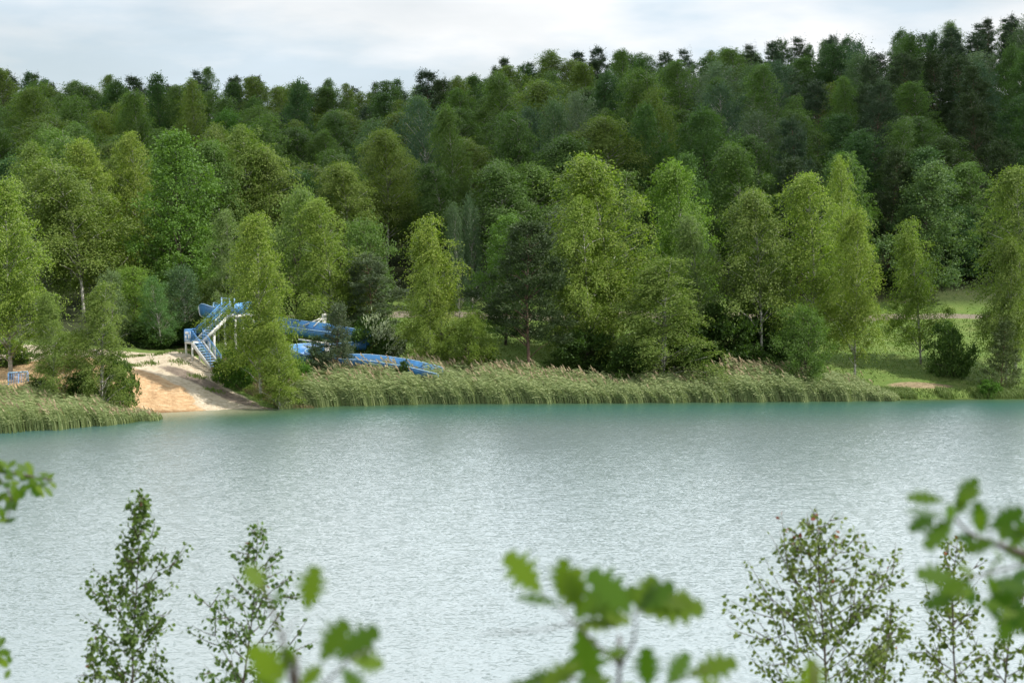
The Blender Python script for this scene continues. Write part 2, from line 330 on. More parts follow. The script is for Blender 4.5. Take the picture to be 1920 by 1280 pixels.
def make_tree(name, seed, H, Rad, prof, base, nlobe, spl, lps, leaf, matL, matB, lobe=(.20, .34), droop=.5, wind=.35, up=0.0, slen=1.1, lean=(0, 0), trunk_r=.16, stems=1, flat=1.0, shape=LEAF4, outer=(.35, 1.0), jit=.14, limb_r=.05, limb_rise=.22, irr=.22, elong=.4):
    """returns (trunk mesh, crown mesh): a trunk with limbs that carry leaf sprays gathered in uneven boughs"""
    rng = np.random.RandomState(seed)
    ph1, ph2 = rng.uniform(0, 6.28, 2)
    mb = MB(); Vs = []; Fs = []; off = 0
    trunks = []
    for s in range(stems):
        a = rng.uniform(0, 6.28); sp = 0 if stems == 1 else Rad * .45
        ln = (lean[0] + sp * math.cos(a + s * 2.4), lean[1] + sp * math.sin(a + s * 2.4))
        tr = spiral_trunk(rng, H * (.97 if s == 0 else rng.uniform(.7, .92)), ln, .02 * H)
        k = len(tr); r = trunk_r / math.sqrt(stems) * (1 - np.linspace(0, 1, k) * .93) * 1.0; r[0] *= 1.35
        mb.tube(tr, r, 7); trunks.append(tr)
    for q in range(nlobe):
        tr = trunks[q % stems]; Ht = tr[-1, 2]
        t = base + (1 - base) * ((q + rng.uniform(0, 1)) / nlobe) ** .92
        a = q * 2.399 + rng.uniform(-.6, .6)
        re = Rad * prof(t) * (1 + irr * math.sin(2 * a + 5 * t + ph1) + irr * .8 * math.sin(3 * a - 9 * t + ph2)) * rng.uniform(.8, 1.15)
        ro = re * rng.uniform(*outer) * (0 if t > .97 else 1)
        ls = Rad * (lobe[0] * .75 + (lobe[1] * 1.12 - lobe[0] * .75) * rng.uniform(0, 1) ** 1.4) * (.55 + .45 * prof(t))
        h = min(t * Ht, Ht)
        hc = h - ls * .3
        c0 = trunk_at(tr, hc); c = c0 + np.array([math.cos(a) * ro, math.sin(a) * ro, 0])
        out = unit(np.array([math.cos(a), math.sin(a), .25]))
        # limb
        hb = max(base * Ht * .55, hc - ro * (limb_rise + rng.uniform(.3, .9)) )
        p0 = trunk_at(tr, hb); pm = (p0 + c) / 2 + np.array([0, 0, ro * .12])
        mb.tube(np.array([p0, pm, c]), [limb_r * (.6 + ro / Rad), limb_r * .6, limb_r * .25], 4)
        ns = max(5, int(spl * (ls / (Rad * .245)) ** 1.6 * rng.uniform(.75, 1.25)))
        d = rng.normal(size=(ns, 3)) + out * .8 + np.array([0, 0, .55]); d = unit(d)
        d2 = d + out * (d @ out)[:, None] * elong
        O = c + d2 * ls * rng.uniform(.3, 1.08, (ns, 1)) * np.array([1, 1, flat * .85])
        vdir = unit(d * np.array([1, 1, .5]) + WIND * wind * rng.uniform(.4, 1.6, (ns, 1)) + np.array([0, 0, up - droop * .4]) + rng.normal(size=(ns, 3)) * .25)
        L = slen * np.minimum(.45 + rng.exponential(.45, (ns, 1, 1)), 2.3)
        k = (np.arange(lps)[None, :, None] + rng.uniform(0, 1, (ns, lps, 1))) / lps
        pos = O[:, None, :] + vdir[:, None, :] * L * k + np.array([0, 0, -droop])[None, None, :] * L * k * k + (WIND * wind * .5)[None, None, :] * L * k * k
        pos = pos + rng.normal(size=pos.shape) * jit
        tdir = vdir[:, None, :] + np.array([0, 0, -droop * 1.2])[None, None, :] * k + rng.normal(size=pos.shape) * .45
        nrm = d[:, None, :] * .9 + np.array([0, 0, .35]) + rng.normal(size=pos.shape) * .42
        pos, tdir, nrm = [v.reshape(-1, 3) for v in (pos, tdir, nrm)]
        sc = rng.uniform(.65, 1.3, len(pos))
        V, Fq = leaves(pos, tdir, nrm, leaf[0] * sc, leaf[1] * sc, shape)
        Vs.append(V); Fs.append(Fq + off); off += len(V)
    tm = mb.mesh(name + '_trunk', [matB], True)
    cm = np_mesh(name + '_crown', np.concatenate(Vs), [np.concatenate(Fs)], [matL])
    return dict(trunk=tm, crown=cm, H=H, R=Rad, name=name)

birch_prof = lambda t: max(.16, (1 - t) ** .58 * 1.12 * min(1, .62 + t * 1.2))
oval_prof = lambda t: max(.12, math.sin(math.pi * min(1, max(0, .12 + t * .86))) ** .75)
cone_prof = lambda t: max(.08, (1 - t) ** .85 * 1.1)
pine_prof = lambda t: max(.15, (1 - t) ** .5 * min(1, .4 + t))
col_prof = lambda t: max(.12, (1 - t) ** .35)

V_ = {}
V_['birch'] = [make_tree('birch', 10 + s, 18, 3.9, birch_prof, .12 if s % 2 else .16, 88, 68, 11, (.175, .11), M['birch_leaf'], M['birch_bark'], lobe=(.17, .31), droop=.75, wind=.55, slen=1.05, jit=.085, outer=(.1, 1.0), flat=1.2, up=.25, elong=.9, lean=(random.uniform(-1, .4), 0), stems=1 + (s in (2, 5))) for s in range(7)]
V_['tall birch'] = [make_tree('tall_birch', 30 + s, 18, 3.3, oval_prof, .36, 58, 62, 10, (.18, .115), M['birch_leaf'], M['birch_bark'], lobe=(.21, .37), droop=.6, wind=.45, slen=1.0, elong=.8, trunk_r=.17, outer=(.15, .9), stems=1 + (s == 1), limb_r=.07) for s in range(3)]
V_['broadleaf'] = [make_tree('broadleaf', 50 + s, 16, 4.2, oval_prof if s % 2 else birch_prof, .10, 90, 58, 9, (.19, .145), M['broad_leaf'], M['dark_bark'], lobe=(.17, .31), droop=.18, wind=.12, up=.25, slen=.85, flat=1.1, outer=(.2, .98), irr=.26) for s in range(4)]
V_['aspen'] = [make_tree('aspen', 70 + s, 16, 3.4, col_prof, .12, 74, 38, 9, (.20, .14), M['aspen_leaf'], M['birch_bark'], lobe=(.18, .30), droop=0, wind=.12, up=1.1, slen=1.3, flat=1.2, limb_rise=.9) for s in range(3)]
V_['pine'] = [make_tree('pine', 90 + s, 16, 3.6, pine_prof, .28 if s else .14, 60, 60, 10, (.28, .075), M['pine_needle'], M['pine_bark'], lobe=(.20, .36), droop=-.1, wind=.15, up=.35, slen=.65, flat=.34, jit=.11, outer=(.45, 1.05)) for s in range(4)]
V_['spire pine'] = [make_tree('pine', 200 + s, 16, 3.0, lambda t: max(.14, (1 - t) ** .8 * (1.1 + .25 * math.sin(t * 17))), .10, 66, 50, 9, (.28, .075), M['pine_needle'], M['pine_bark'], lobe=(.18, .36), droop=-.1, wind=.15, up=.5, slen=.6, flat=.45, jit=.10, outer=(.3, 1.1), irr=.3) for s in range(4)]
V_['spruce'] = [make_tree('young_pine', 110 + s, 8, 2.0, cone_prof, .04, 64, 44, 8, (.22, .055), M['pine_needle'], M['pine_bark'], lobe=(.20, .32), droop=-.1, wind=.1, up=.4, slen=.5, flat=.5, jit=.08, trunk_r=.09, limb_r=.03) for s in range(2)]
V_['shrub'] = [make_tree('shrub', 130 + s, 4, 2.2, lambda t: max(.25, math.sin(math.pi * (.25 + t * .7)) ** .6), .02, 60, 32, 7, (.19, .13), M['shrub_leaf'], M['dark_bark'], lobe=(.18, .34), droop=.1, wind=.15, up=.3, slen=.45, jit=.07, trunk_r=.07, stems=3, limb_r=.025) for s in range(3)]
V_['willow'] = [make_tree('willow', 150 + s, 10, 3.2, oval_prof, .04, 74, 48, 10, (.20, .10), M['birch_leaf'], M['dark_bark'], lobe=(.18, .32), droop=.15, wind=.5, up=.5, slen=1.0, trunk_r=.14, stems=2) for s in range(2)]

TREE_N = {'birch': 'birch_tree', 'tall birch': 'birch_tree', 'broadleaf': 'broadleaf_tree', 'aspen': 'aspen_tree', 'pine': 'pine_tree', 'spire pine': 'pine_tree', 'spruce': 'young_pine_tree', 'shrub': 'shrub', 'willow': 'willow_tree'}
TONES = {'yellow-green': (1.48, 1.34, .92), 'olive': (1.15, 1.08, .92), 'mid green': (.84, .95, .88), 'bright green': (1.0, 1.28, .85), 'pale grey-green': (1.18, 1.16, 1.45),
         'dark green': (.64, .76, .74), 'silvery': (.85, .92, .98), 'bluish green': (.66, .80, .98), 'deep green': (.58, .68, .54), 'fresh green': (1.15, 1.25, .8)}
ALL = []
def place_tree(kind, px, ytop, D, hw, tone, label, cat='tree', group=None, var=None, x=None, height=None, rz=None, widen=1.0, sink=.05):
    v = V_[kind][(var if var is not None else random.randrange(99)) % len(V_[kind])]
    p = P(px, ytop, D)
    X = p.x if x is None else x
    g = gz(X, D)
    h = (p.z - g) if height is None else height
    e = empty(TREE_N[kind], (X, D, g - sink), R(random.uniform(-35, 35)) if rz is None else rz)
    c = link('crown', v['crown'], e); t = link('trunk', v['trunk'], e)
    if kind in ('birch', 'tall birch'): hw *= 1.13 if height is None else 1.05
    s = (hw * D / F) / v['R'] if hw else h / v['H'] * random.uniform(.9, 1.15)
    q = random.uniform(.88, 1.12); e.scale = (s * widen * q, s * widen / q, h / v['H'])
    if height is not None or D > 150: e.rotation_euler = (R(random.uniform(-3, 3)), R(random.uniform(-5, 2)), e.rotation_euler[2])
    k = TONES[tone]; j = random.uniform(.93, 1.07)
    c.color = (k[0] * j * random.uniform(.96, 1.04), k[1] * j, k[2] * j, 1)
    tag(e, label, cat, group); ALL.append(e)
    return e

# ------------------------------------------------------------------ trees of the shore and the lower slope, one by one
G_F, G_M = 'trees along the far shore', 'trees on the wooded slope'
FRONT = [
 # kind, px, ytop, D, half width px, tone, var, label
 ('birch', 12, 330, 139, 88, 'yellow-green', 0, 'large yellow-green birch cut by the left edge of the photo, behind the left reeds'),
 ('birch', 96, 545, 134.5, 38, 'olive', 3, 'small olive birch with a dark thin trunk standing behind the left reed bed'),
 ('birch', 186, 520, 135, 50, 'olive', 2, 'forked olive birch at the end of the left reeds, in front of the orange sand'),
 ('birch', 62, 262, 176, 62, 'olive', 1, 'tall olive birch rising behind the big birch of the left edge'),
 ('tall birch', 152, 285, 172, 75, 'olive', 1, 'double-stemmed olive birch with pale bare lower trunks above the sandy bank'),
 ('birch', 186, 252, 182, 58, 'yellow-green', 3, 'pale yellowish birch top just behind the double-stemmed birch'),
 ('birch', 262, 242, 190, 48, 'yellow-green', 4, 'narrow yellow-green birch between the double-stemmed birch and the big bright maple-like tree'),
 ('broadleaf', 338, 243, 180, 100, 'fresh green', 0, 'broad fresh green leafy tree with a pointed top, rising above the stair tower'),
 ('birch', 468, 228, 192, 60, 'olive', 1, 'tall drooping olive birch right of the broad fresh green tree'),
 ('birch', 428, 388, 166, 40, 'pale grey-green', 4, 'greyish windblown birch directly above the top of the blue stairs'),
 ('birch', 485, 398, 143, 60, 'yellow-green', 0, 'tall yellow-green birch standing in front of the blue slide, right of the stairs'),
 ('birch', 522, 602, 140.2, 37, 'yellow-green', 3, 'low bushy yellow-green birch at the water end of the sandy beach'),
 ('willow', 552, 348, 170, 62, 'pale grey-green', 0, 'pale grey-green willow-like tree behind the tall yellow-green birch'),
 ('birch', 628, 365, 163, 60, 'yellow-green', 4, 'birch above the white column of the slide'),
 ('willow', 690, 405, 168, 58, 'mid green', 1, 'loose mid green tree above the flowering bush'),
 ('pine', 694, 470, 163, 72, 'pale grey-green', 1, 'dull green pine spreading low above the flowering bush'),
 ('birch', 832, 395, 152, 62, 'yellow-green', 2, 'twin-topped yellow-green birch right of the grassy slope, over the slide exit'),
 ('birch', 808, 492, 150, 35, 'yellow-green', 1, 'lower birch leaning on the twin-topped birch over the slide exit'),
 ('willow', 874, 585, 149, 36, 'yellow-green', 0, 'small many-stemmed tree between the twin-topped birch and the dark layered pine'),
 ('broadleaf', 948, 400, 166, 60, 'fresh green', 1, 'fresh green leafy tree behind the dark layered pine'),
 ('pine', 992, 408, 150, 82, 'deep green', 2, 'dark pine with layered boughs and bare reddish trunk behind the reeds'),
 ('birch', 1072, 440, 156, 42, 'olive', 4, 'olive birch between the dark layered pine and the broadest sunlit birch'),
 ('birch', 1152, 280, 160, 98, 'yellow-green', 3, 'broadest and tallest sunlit birch in the middle of the shore'),
 ('birch', 1112, 360, 155, 62, 'yellow-green', 1, 'birch forming the left shoulder of the broadest sunlit birch'),
 ('birch', 1292, 296, 166, 66, 'fresh green', 0, 'bright green birch just right of the broadest sunlit birch'),
 ('birch', 1245, 475, 149.5, 78, 'olive', 2, 'rounded olive birch low in front of the broadest sunlit birch'),
 ('birch', 1318, 395, 156, 50, 'pale grey-green', 3, 'pale leafed birch with a thin white stem right of the rounded olive birch'),
 ('tall birch', 1432, 345, 155, 62, 'olive', 0, 'birch with a forked white trunk between the pale leafed birch and straight-stemmed birch'),
 ('birch', 1528, 318, 157, 72, 'yellow-green', 4, 'tall birch with a straight white stem above the light green shrub'),
 ('birch', 1588, 288, 172, 42, 'yellow-green', 1, 'slender pointed birch behind the straight white-stemmed birch'),
 ('birch', 1608, 388, 153, 45, 'yellow-green', 0, 'leaning birch on the left border of the right-hand lawn'),
 ('birch', 1732, 402, 158.5, 49, 'yellow-green', 2, 'free-standing birch in the middle of the right-hand lawn'),
 ('broadleaf', 1736, 300, 191, 82, 'pale grey-green', 2, 'silvery green broad tree behind the free-standing lawn birch'),
 ('broadleaf', 1800, 385, 195, 52, 'bluish green', 1, 'bluish green tree to the right of the silvery green broad tree'),
 ('birch', 1912, 305, 156, 66, 'olive', 4, 'large hanging birch cut by the right edge of the photo'),
 ('birch', 1892, 440, 153, 40, 'olive', 0, 'lower hanging birch in front of the one cut by the right edge'),
]
for k, px, yt, D, hw, tone, var, lab in FRONT:
    place_tree(k, px, yt, D, hw, tone, lab, group=G_F if D < 175 else G_M, var=var)

SHRUBS = [
 ('willow', 1512, 568, 148.6, 50, 'mid green', 1, 'light green tall shrub with rising twigs behind the right reeds'),
 ('shrub', 1788, 596, 154.5, 33, 'mid green', 0, 'dark green shrub beside the free-standing lawn birch'),
 ('spruce', 1880, 600, 150.5, 40, 'olive', 1, 'dark feathery young pine near the right edge above the small round bush'),
 ('shrub', 1858, 708, 148.0, 18, 'bright green', 1, 'small round bright green bush at the water edge on the right'),
 ('spruce', 632, 568, 147, 46, 'pale grey-green', 0, 'young grey-green pine in front of the blue slide'),
 ('spruce', 590, 628, 146.6, 30, 'mid green', 1, 'smallest young pine left of the one in front of the slide'),
 ('shrub', 446, 650, 146.6, 27, 'bright green', 0, 'bright green bush at the foot of the blue stairs'),
 ('shrub', 414, 668, 147.5, 16, 'fresh green', 2, 'yellowish low bush beside the lowest steps of the stairs'),
 ('willow', 462, 590, 148.5, 24, 'yellow-green', 0, 'loose leafy bush growing against the stair supports'),
 ('shrub', 565, 668, 144.4, 26, 'bright green', 1, 'low green bush left of the main reed bed'),
 ('shrub', 755, 672, 146.3, 16, 'deep green', 2, 'dark little bush in front of the slide exit'),
 ('shrub', 600, 690, 145.5, 22, 'mid green', 0, 'low bush under the young pine by the slide'),
 ('shrub', 225, 655, 137.5, 30, 'mid green', 1, 'bush on the edge of the orange sand bank'),
 ('shrub', 155, 690, 136, 34, 'deep green', 2, 'dark bush between the two olive birches behind the left reeds'),
 ('shrub', 78, 705, 137, 24, 'deep green', 0, 'dark bush behind the left reeds beside the blue railing'),
 ('willow', 128, 620, 141, 36, 'olive', 1, 'olive bush filling the gap between the two olive birches behind the left reeds'),
 ('shrub', 22, 640, 144, 34, 'mid green', 1, 'green bush behind the blue railing at the left edge'),
 ('shrub', 900, 640, 152, 28, 'olive', 2, 'olive bush left of the trunk of the dark layered pine'),
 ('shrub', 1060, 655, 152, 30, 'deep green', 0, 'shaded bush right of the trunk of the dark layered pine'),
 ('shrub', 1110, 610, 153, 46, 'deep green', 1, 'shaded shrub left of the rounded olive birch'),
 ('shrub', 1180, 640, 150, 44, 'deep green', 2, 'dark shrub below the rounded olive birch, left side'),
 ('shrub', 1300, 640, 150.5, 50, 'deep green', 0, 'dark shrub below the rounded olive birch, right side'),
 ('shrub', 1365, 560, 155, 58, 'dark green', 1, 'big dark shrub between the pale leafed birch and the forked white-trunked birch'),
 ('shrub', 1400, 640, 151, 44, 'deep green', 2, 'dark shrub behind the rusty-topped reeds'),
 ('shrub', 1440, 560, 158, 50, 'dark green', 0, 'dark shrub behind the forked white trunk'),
 ('willow', 255, 495, 164, 46, 'fresh green', 1, 'first bright thicket tree left of the stair tower'),
 ('aspen', 300, 520, 160, 36, 'bright green', 1, 'bright leafy young aspen standing behind the sandy beach'),
 ('aspen', 345, 500, 164, 42, 'mid green', 0, 'mid green young aspen right behind the left landing of the stairs'),
 ('willow', 392, 520, 168, 46, 'olive', 0, 'olive thicket tree right behind the top of the stairs'),
 ('aspen', 212, 510, 160, 40, 'olive', 2, 'olive young aspen behind the forked olive birch'),
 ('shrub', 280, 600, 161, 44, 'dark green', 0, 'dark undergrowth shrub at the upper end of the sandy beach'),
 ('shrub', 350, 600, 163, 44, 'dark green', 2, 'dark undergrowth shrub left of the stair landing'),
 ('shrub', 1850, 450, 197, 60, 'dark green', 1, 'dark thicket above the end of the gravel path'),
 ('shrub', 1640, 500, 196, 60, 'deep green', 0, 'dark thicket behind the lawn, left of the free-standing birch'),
 ('aspen', 862, 385, 184, 20, 'silvery', 0, 'slim silvery young aspen on the shaded slope over the slide exit'),
 ('aspen', 886, 372, 186, 22, 'silvery', 1, 'second slim silvery aspen beside the first, slightly right'),
 ('pine', 1062, 385, 172, 46, 'pale grey-green', 3, 'greyish pine top left behind the broadest sunlit birch'),
]
for k, px, yt, D, hw, tone, var, lab in SHRUBS:
    cat = 'shrub' if k == 'shrub' else 'tree'
    place_tree(k, px, yt, D, hw, tone, lab, cat=cat, group='bushes of the far bank' if cat == 'shrub' else G_F, var=var)

# flowering shrub: dark rounded bush, white flower heads kept to the upper right, painting in its sunlit side
def flowering():
    e = place_tree('shrub', 710, 588, 153.2, 40, 'mid green', 'dense dark green bush covered with white blossom beside the slide', cat='shrub', var=1, rz=0, group='bushes of the far bank')
    e.name = 'flowering_shrub'
    rng = np.random.RandomState(5)
    cr = [c for c in e.children if c.name.startswith('crown')][0].data; co = np.empty(len(cr.vertices) * 3, dtype=np.float32); cr.vertices.foreach_get('co', co); co = co.reshape(-1, 3)[::4]
    d = co - np.array([co[:, 0].mean(), co[:, 1].mean(), 1.7]); rr2 = np.linalg.norm(d, axis=1); u_ = unit(d)
    pick = np.where((u_ @ unit(np.array([.78, -.12, .62])) + rng.normal(size=len(d)) * .16 > .38) & (rr2 > np.percentile(rr2, 45)))[0]
    pick = rng.choice(pick, min(5200, len(pick)), replace=False); C = co[pick] + u_[pick] * .06; n = len(C)
    V, Fq = leaves(C, u_[pick] + rng.normal(size=(n, 3)) * .3 + np.array([0, 0, .6]), u_[pick] + rng.normal(size=(n, 3)) * .5, rng.uniform(.18, .34, n), .13)
    link('blossom', np_mesh('blossom', V, [Fq], [M['blossom']]), e)
flowering()

# ------------------------------------------------------------------ the wood on the hill: every tree its own object
ZONES = [(-1e9, 'at the left edge'), (60, 'above the left reed bed'), (160, 'above the orange sand bank'), (270, 'above the sandy beach'), (365, 'above the blue stair tower'), (460, 'above the slide birch'),
         (560, 'above the blue chute'), (660, 'above the flowering bush'), (760, 'above the slide exit'), (860, 'left of the layered pine'), (950, 'above the layered pine'),
         (1040, 'left of the broadest birch'), (1130, 'above the broadest sunlit birch'), (1230, 'above the rounded olive birch'), (1330, 'above the dark shore shrub'), (1420, 'above the forked birch'),
         (1500, 'above the straight-stemmed birch'), (1590, 'above the leaning birch'), (1680, 'above the lawn birch'), (1780, 'above the gravel path'), (1860, 'at the right edge')]
def zone(px): return [t for a, t in ZONES if px >= a][-1]
rows = [(193, 'lowest on the slope'), (205, 'second row upslope'), (218, 'third row upslope'), (232, 'lower midslope'), (246, 'upper midslope'),
        (261, 'high upslope'), (276, 'below the crest'), (291, 'on the crest'), (303, 'on the skyline')]
FILL = []
rr = random.Random(21)
for ri, (D0, rname) in enumerate(rows):
    px = -70 + (ri % 2) * 40
    step0 = (5.7 if ri < 7 else 4.3) * F / D0
    while px < 1995:
        D = D0 + rr.uniform(-4.5, 4.5)
        q = P(px, 300, D)
        if gz(q.x, D) < 40: FILL.append([px, D, ri, rname])
        px += step0 * rr.uniform(.72, 1.28)
used = {}
LOOK = {'birch': 'drooping birch', 'tall birch': 'bare-stemmed birch', 'broadleaf': 'rounded leafy tree', 'aspen': 'upright aspen', 'pine': 'pine', 'spire pine': 'pointed pine'}
for px, D, ri, rname in FILL:
    left, right = px < 650, px > 1300
    sky = ri >= 7
    if sky: ks = [('spire pine', 5), ('pine', 2), ('broadleaf', 2), ('birch', 2 if left else 1), ('tall birch', 1)] if px < 1300 else [('broadleaf', 4), ('spire pine', 3), ('pine', 1), ('tall birch', 2), ('birch', 2)]
    elif 1340 < px < 1600 and 3 <= ri <= 5: ks = [('aspen', 4), ('birch', 2), ('pine', 2)]
    elif 1550 < px and ri >= 2: ks = [('pine', 3), ('broadleaf', 3), ('birch', 2), ('aspen', 1)]
    elif 650 < px < 1100 and ri <= 3: ks = [('tall birch', 7), ('birch', 2), ('aspen', 1)]
    elif left and ri <= 4: ks = [('birch', 5), ('tall birch', 2), ('broadleaf', 3)]
    else: ks = [('birch', 4), ('tall birch', 3), ('broadleaf', 3), ('pine', 2), ('aspen', 1)]
    k = rr.choices([a for a, b in ks], [b for a, b in ks])[0]
    tone = rr.choice({'pine': ['dark green', 'bluish green', 'deep green'], 'spire pine': ['dark green', 'bluish green', 'mid green'], 'birch': ['olive', 'mid green', 'mid green', 'yellow-green' if ri < 5 and left else 'dark green'], 'tall birch': ['olive', 'mid green', 'dark green'],
                      'broadleaf': ['mid green', 'bluish green', 'dark green', 'bright green' if left else 'mid green'], 'aspen': ['pale grey-green', 'mid green', 'bluish green']}[k])
    x = P(px, 300, D).x; g = gz(x, D)
    if sky:
        h = P(px, interp(px, SKY) + rr.uniform(-16, 16), D).z - g
        h = min(max(h, 9), 19)
    else: h = rr.uniform(12.5, 18.5) if ri < 5 else rr.uniform(12, 16.5)
    hw = rr.uniform(2.9, 4.3) * (0.8 if sky else 1) * F / D
    key = (rname, zone(px), LOOK[k], tone)
    used.setdefault(key, []).append((px, k, D, hw, tone, x, h, rr.randrange(9)))
for (rname, z, look, tone), lst in used.items():
    lst.sort()
    for n_, (px, k, D, hw, tn, x, h, var) in enumerate(lst):
        side = '' if len(lst) == 1 else [', left of two', ', right of two'][n_] if len(lst) == 2 else ', %s of three' % ['left', 'middle', 'right'][min(n_, 2)]
        place_tree(k, px, 0, D, hw, tn, ('%s %s %s, %s%s' % (tone, look, rname, z, side)), group=G_M, var=var, x=x, height=h)

# ------------------------------------------------------------------ reeds and grasses (stuff)
def blade_field(name, pts, hgt, rng, label, cat, mats, wid=.035, lean=.45, plume=None, seg=3, leafy=2, kind='stuff', wjit=.25):
    """tapered, wind-bent stems with side leaves, some ending in a plume"""
    n = len(pts); Vs = []; Fs = []; Ms = []; off = 0
    h = hgt * rng.uniform(.72, 1.15, n)
    a = rng.normal(size=n) * wjit
    bend = np.stack([-lean * h * (1 + rng.normal(size=n) * .35), rng.normal(size=n) * .18 * h, h], -1)
    side = unit(np.stack([np.cos(a), np.sin(a), 0 * a], -1))
    ts = np.linspace(0, 1, seg + 1)
    C = pts[:, None, :] + bend[:, None, :] * np.stack([ts ** 1.8, ts ** 1.8, ts - .12 * ts ** 3], -1)[None]
    wd = wid * (1 - ts ** 2 * .85)[None, :, None] * rng.uniform(.7, 1.3, (n, 1, 1)) * side[:, None, :]
    V = np.stack([C - wd, C + wd], 2).reshape(-1, 3)
    b = (np.arange(n) * (seg + 1) * 2)[:, None] + (np.arange(seg) * 2)[None, :]
    Fq = np.stack([b, b + 1, b + 3, b + 2], -1).reshape(-1, 4)
    Vs.append(V); Fs.append(Fq); Ms.append(np.zeros(len(Fq))); off = len(V)
    for q in range(leafy):
        t = rng.uniform(.3, .95, n)[:, None]
        c0 = pts + bend * np.concatenate([t ** 1.8, t ** 1.8, t], 1)
        d = unit(np.stack([-np.abs(rng.normal(size=n)) - .5, rng.normal(size=n) * .6, rng.uniform(-.5, .7, n)], -1))
        L = rng.uniform(.4, 1.0, n) * h * .28
        V, Fq = leaves(c0 + d * L[:, None] * .5, d, np.stack([rng.normal(size=n) * .4, -np.ones(n), rng.uniform(0, 1, n)], -1), L, wid * 1.9)
        Vs.append(V); Fs.append(Fq + off); Ms.append(np.zeros(len(Fq))); off += len(V)
    if plume is not None:
        sel = np.where(rng.uniform(0, 1, n) < plume)[0]
        tip = pts[sel] + bend[sel] * np.array([1, 1, .88]); 
        for q in range(3):
            d = unit(np.stack([-np.abs(rng.normal(size=len(sel))) * .5 - .35, rng.normal(size=len(sel)) * .2, np.ones(len(sel))], -1))
            V, Fq = leaves(tip + d * .12 * q, d, np.stack([rng.normal(size=len(sel)) * .5, -np.ones(len(sel)), .3 * np.ones(len(sel))], -1), rng.uniform(.28, .5, len(sel)), .10)
            Vs.append(V); Fs.append(Fq + off); Ms.append(np.ones(len(Fq))); off += len(V)
    me = np_mesh(name, np.concatenate(Vs), [np.concatenate(Fs)], mats, np.concatenate(Ms))
    return tag(link(name, me), label, cat, kind=kind)
M['reed'] = leaf_mat('reed', (0.165, 0.225, 0.085), (0.33, 0.375, 0.17), 0.35, tcol=(1.2, 1.25, .7))
M['plume'] = leaf_mat('reed_plume', (0.33, 0.26, 0.16), (0.50, 0.41, 0.27), 0.3, tcol=(1.2, 1.1, .8))
M['grass'] = leaf_mat('grass_blade', (0.095, 0.160, 0.038), (0.18, 0.235, 0.070), 0.35, tcol=(1.2, 1.25, .6))
M['dry_grass'] = leaf_mat('dry_grass', (0.16, 0.145, 0.07), (0.32, 0.27, 0.15), 0.25, tcol=(1.1, 1.1, .8))
rng = np.random.RandomState(11)
def patch(vals, x, f=1.0): return .5 + .5 * np.sin(x * .83 * f + 1.3) * .5 + .25 * np.sin(x * 2.1 * f + vals)
# left bed, growing out into the water
n = 14000
x = rng.uniform(-56, -27.6, n); s = rng.uniform(0, 1, n) ** .9
yf = interp(x, [(-56, 121), (-48, 122.6), (-38.3, 124.9), (-34, 127.2), (-31, 129.6), (-28, 132.6)]) + .35 * np.sin(x * 1.9) + .2 * np.sin(x * 4.3)
yb = np.minimum(yf + 6.5, shore(x) + 2.8); yb = interp(x, [(-56, 129), (-36, 134.5), (-31, 134.0), (-28, 134.2)])
y = yf + (yb - yf) * s
z = np.maximum(ground(x, y), -.05)
hh = interp(x, [(-56, 2.35), (-33.5, 2.1), (-31.5, 1.6), (-29.6, 1.0), (-27.6, .5)]) * (1 + .10 * np.sin(x * 1.5) + .06 * np.sin(x * 3.7 + y)) * .92
keep = rng.uniform(0, 1, n) < interp(x, [(-56, 1), (-31, 1), (-28, .25)])
blade_field('reed_bed', np.stack([x, y, z], -1)[keep], hh[keep], rng, 'thick green reed bed growing in the water along the left edge of the lake', 'reeds', [M['reed'], M['plume']], plume=.05, lean=.26, leafy=4)
# main bed
n = 30000
x = rng.uniform(-19.2, 33.6, n); s = rng.uniform(0, 1, n)
yf = shore(x) - .5 + .25 * np.sin(x * 1.7) + .15 * np.sin(x * 4.9 + 1)
y = yf + s * interp(x, [(-19.2, 2.5), (-15, 5.4), (5, 5.4), (12, 4), (20, 5), (30, 4), (33.6, 1.2)])
z = np.maximum(ground(x, y), -.05)
tall = interp(x, [(-19.2, .9), (-18, 1.6), (-16, 2.35), (-10, 2.3), (-4, 2.35), (2, 2.1), (5, 1.75), (9, 1.5), (13, 1.55), (18, 1.9), (22, 2.35), (26, 2.1), (29, 1.85), (31.5, 1.2), (33.6, .4)])
hh = tall * (1 + .09 * np.sin(x * 1.3 + y) + .06 * np.sin(x * 3.1) + .05 * np.sin(x * 6.3 + y * 2)) * (1.0 - .12 * (1 - s))
blade_field('reed_bed', np.stack([x, y, z], -1), hh, rng, 'long pale green reed bed in front of the slide and the middle trees', 'reeds', [M['reed'], M['plume']], plume=.0, lean=.5, leafy=4)
# seed heads of the same bed stand where the photograph shows them rusty
msk = rng.uniform(0, 1, n) < np.clip(interp(x, [(-19, .1), (-16, .32), (-9, .3), (-3, .22), (3, .15), (12, .05), (18, .12), (20, .34), (25, .26), (27, .04), (33, 0)]) * s ** 1.5 * .55, 0, 1)
blade_field('seeding_reeds', np.stack([x, y, z], -1)[msk], hh[msk] * 1.12, rng, 'rusty brown flowering reed stems rising out of the long reed bed', 'reeds', [M['reed'], M['plume']], plume=1.0, lean=.40, leafy=1)
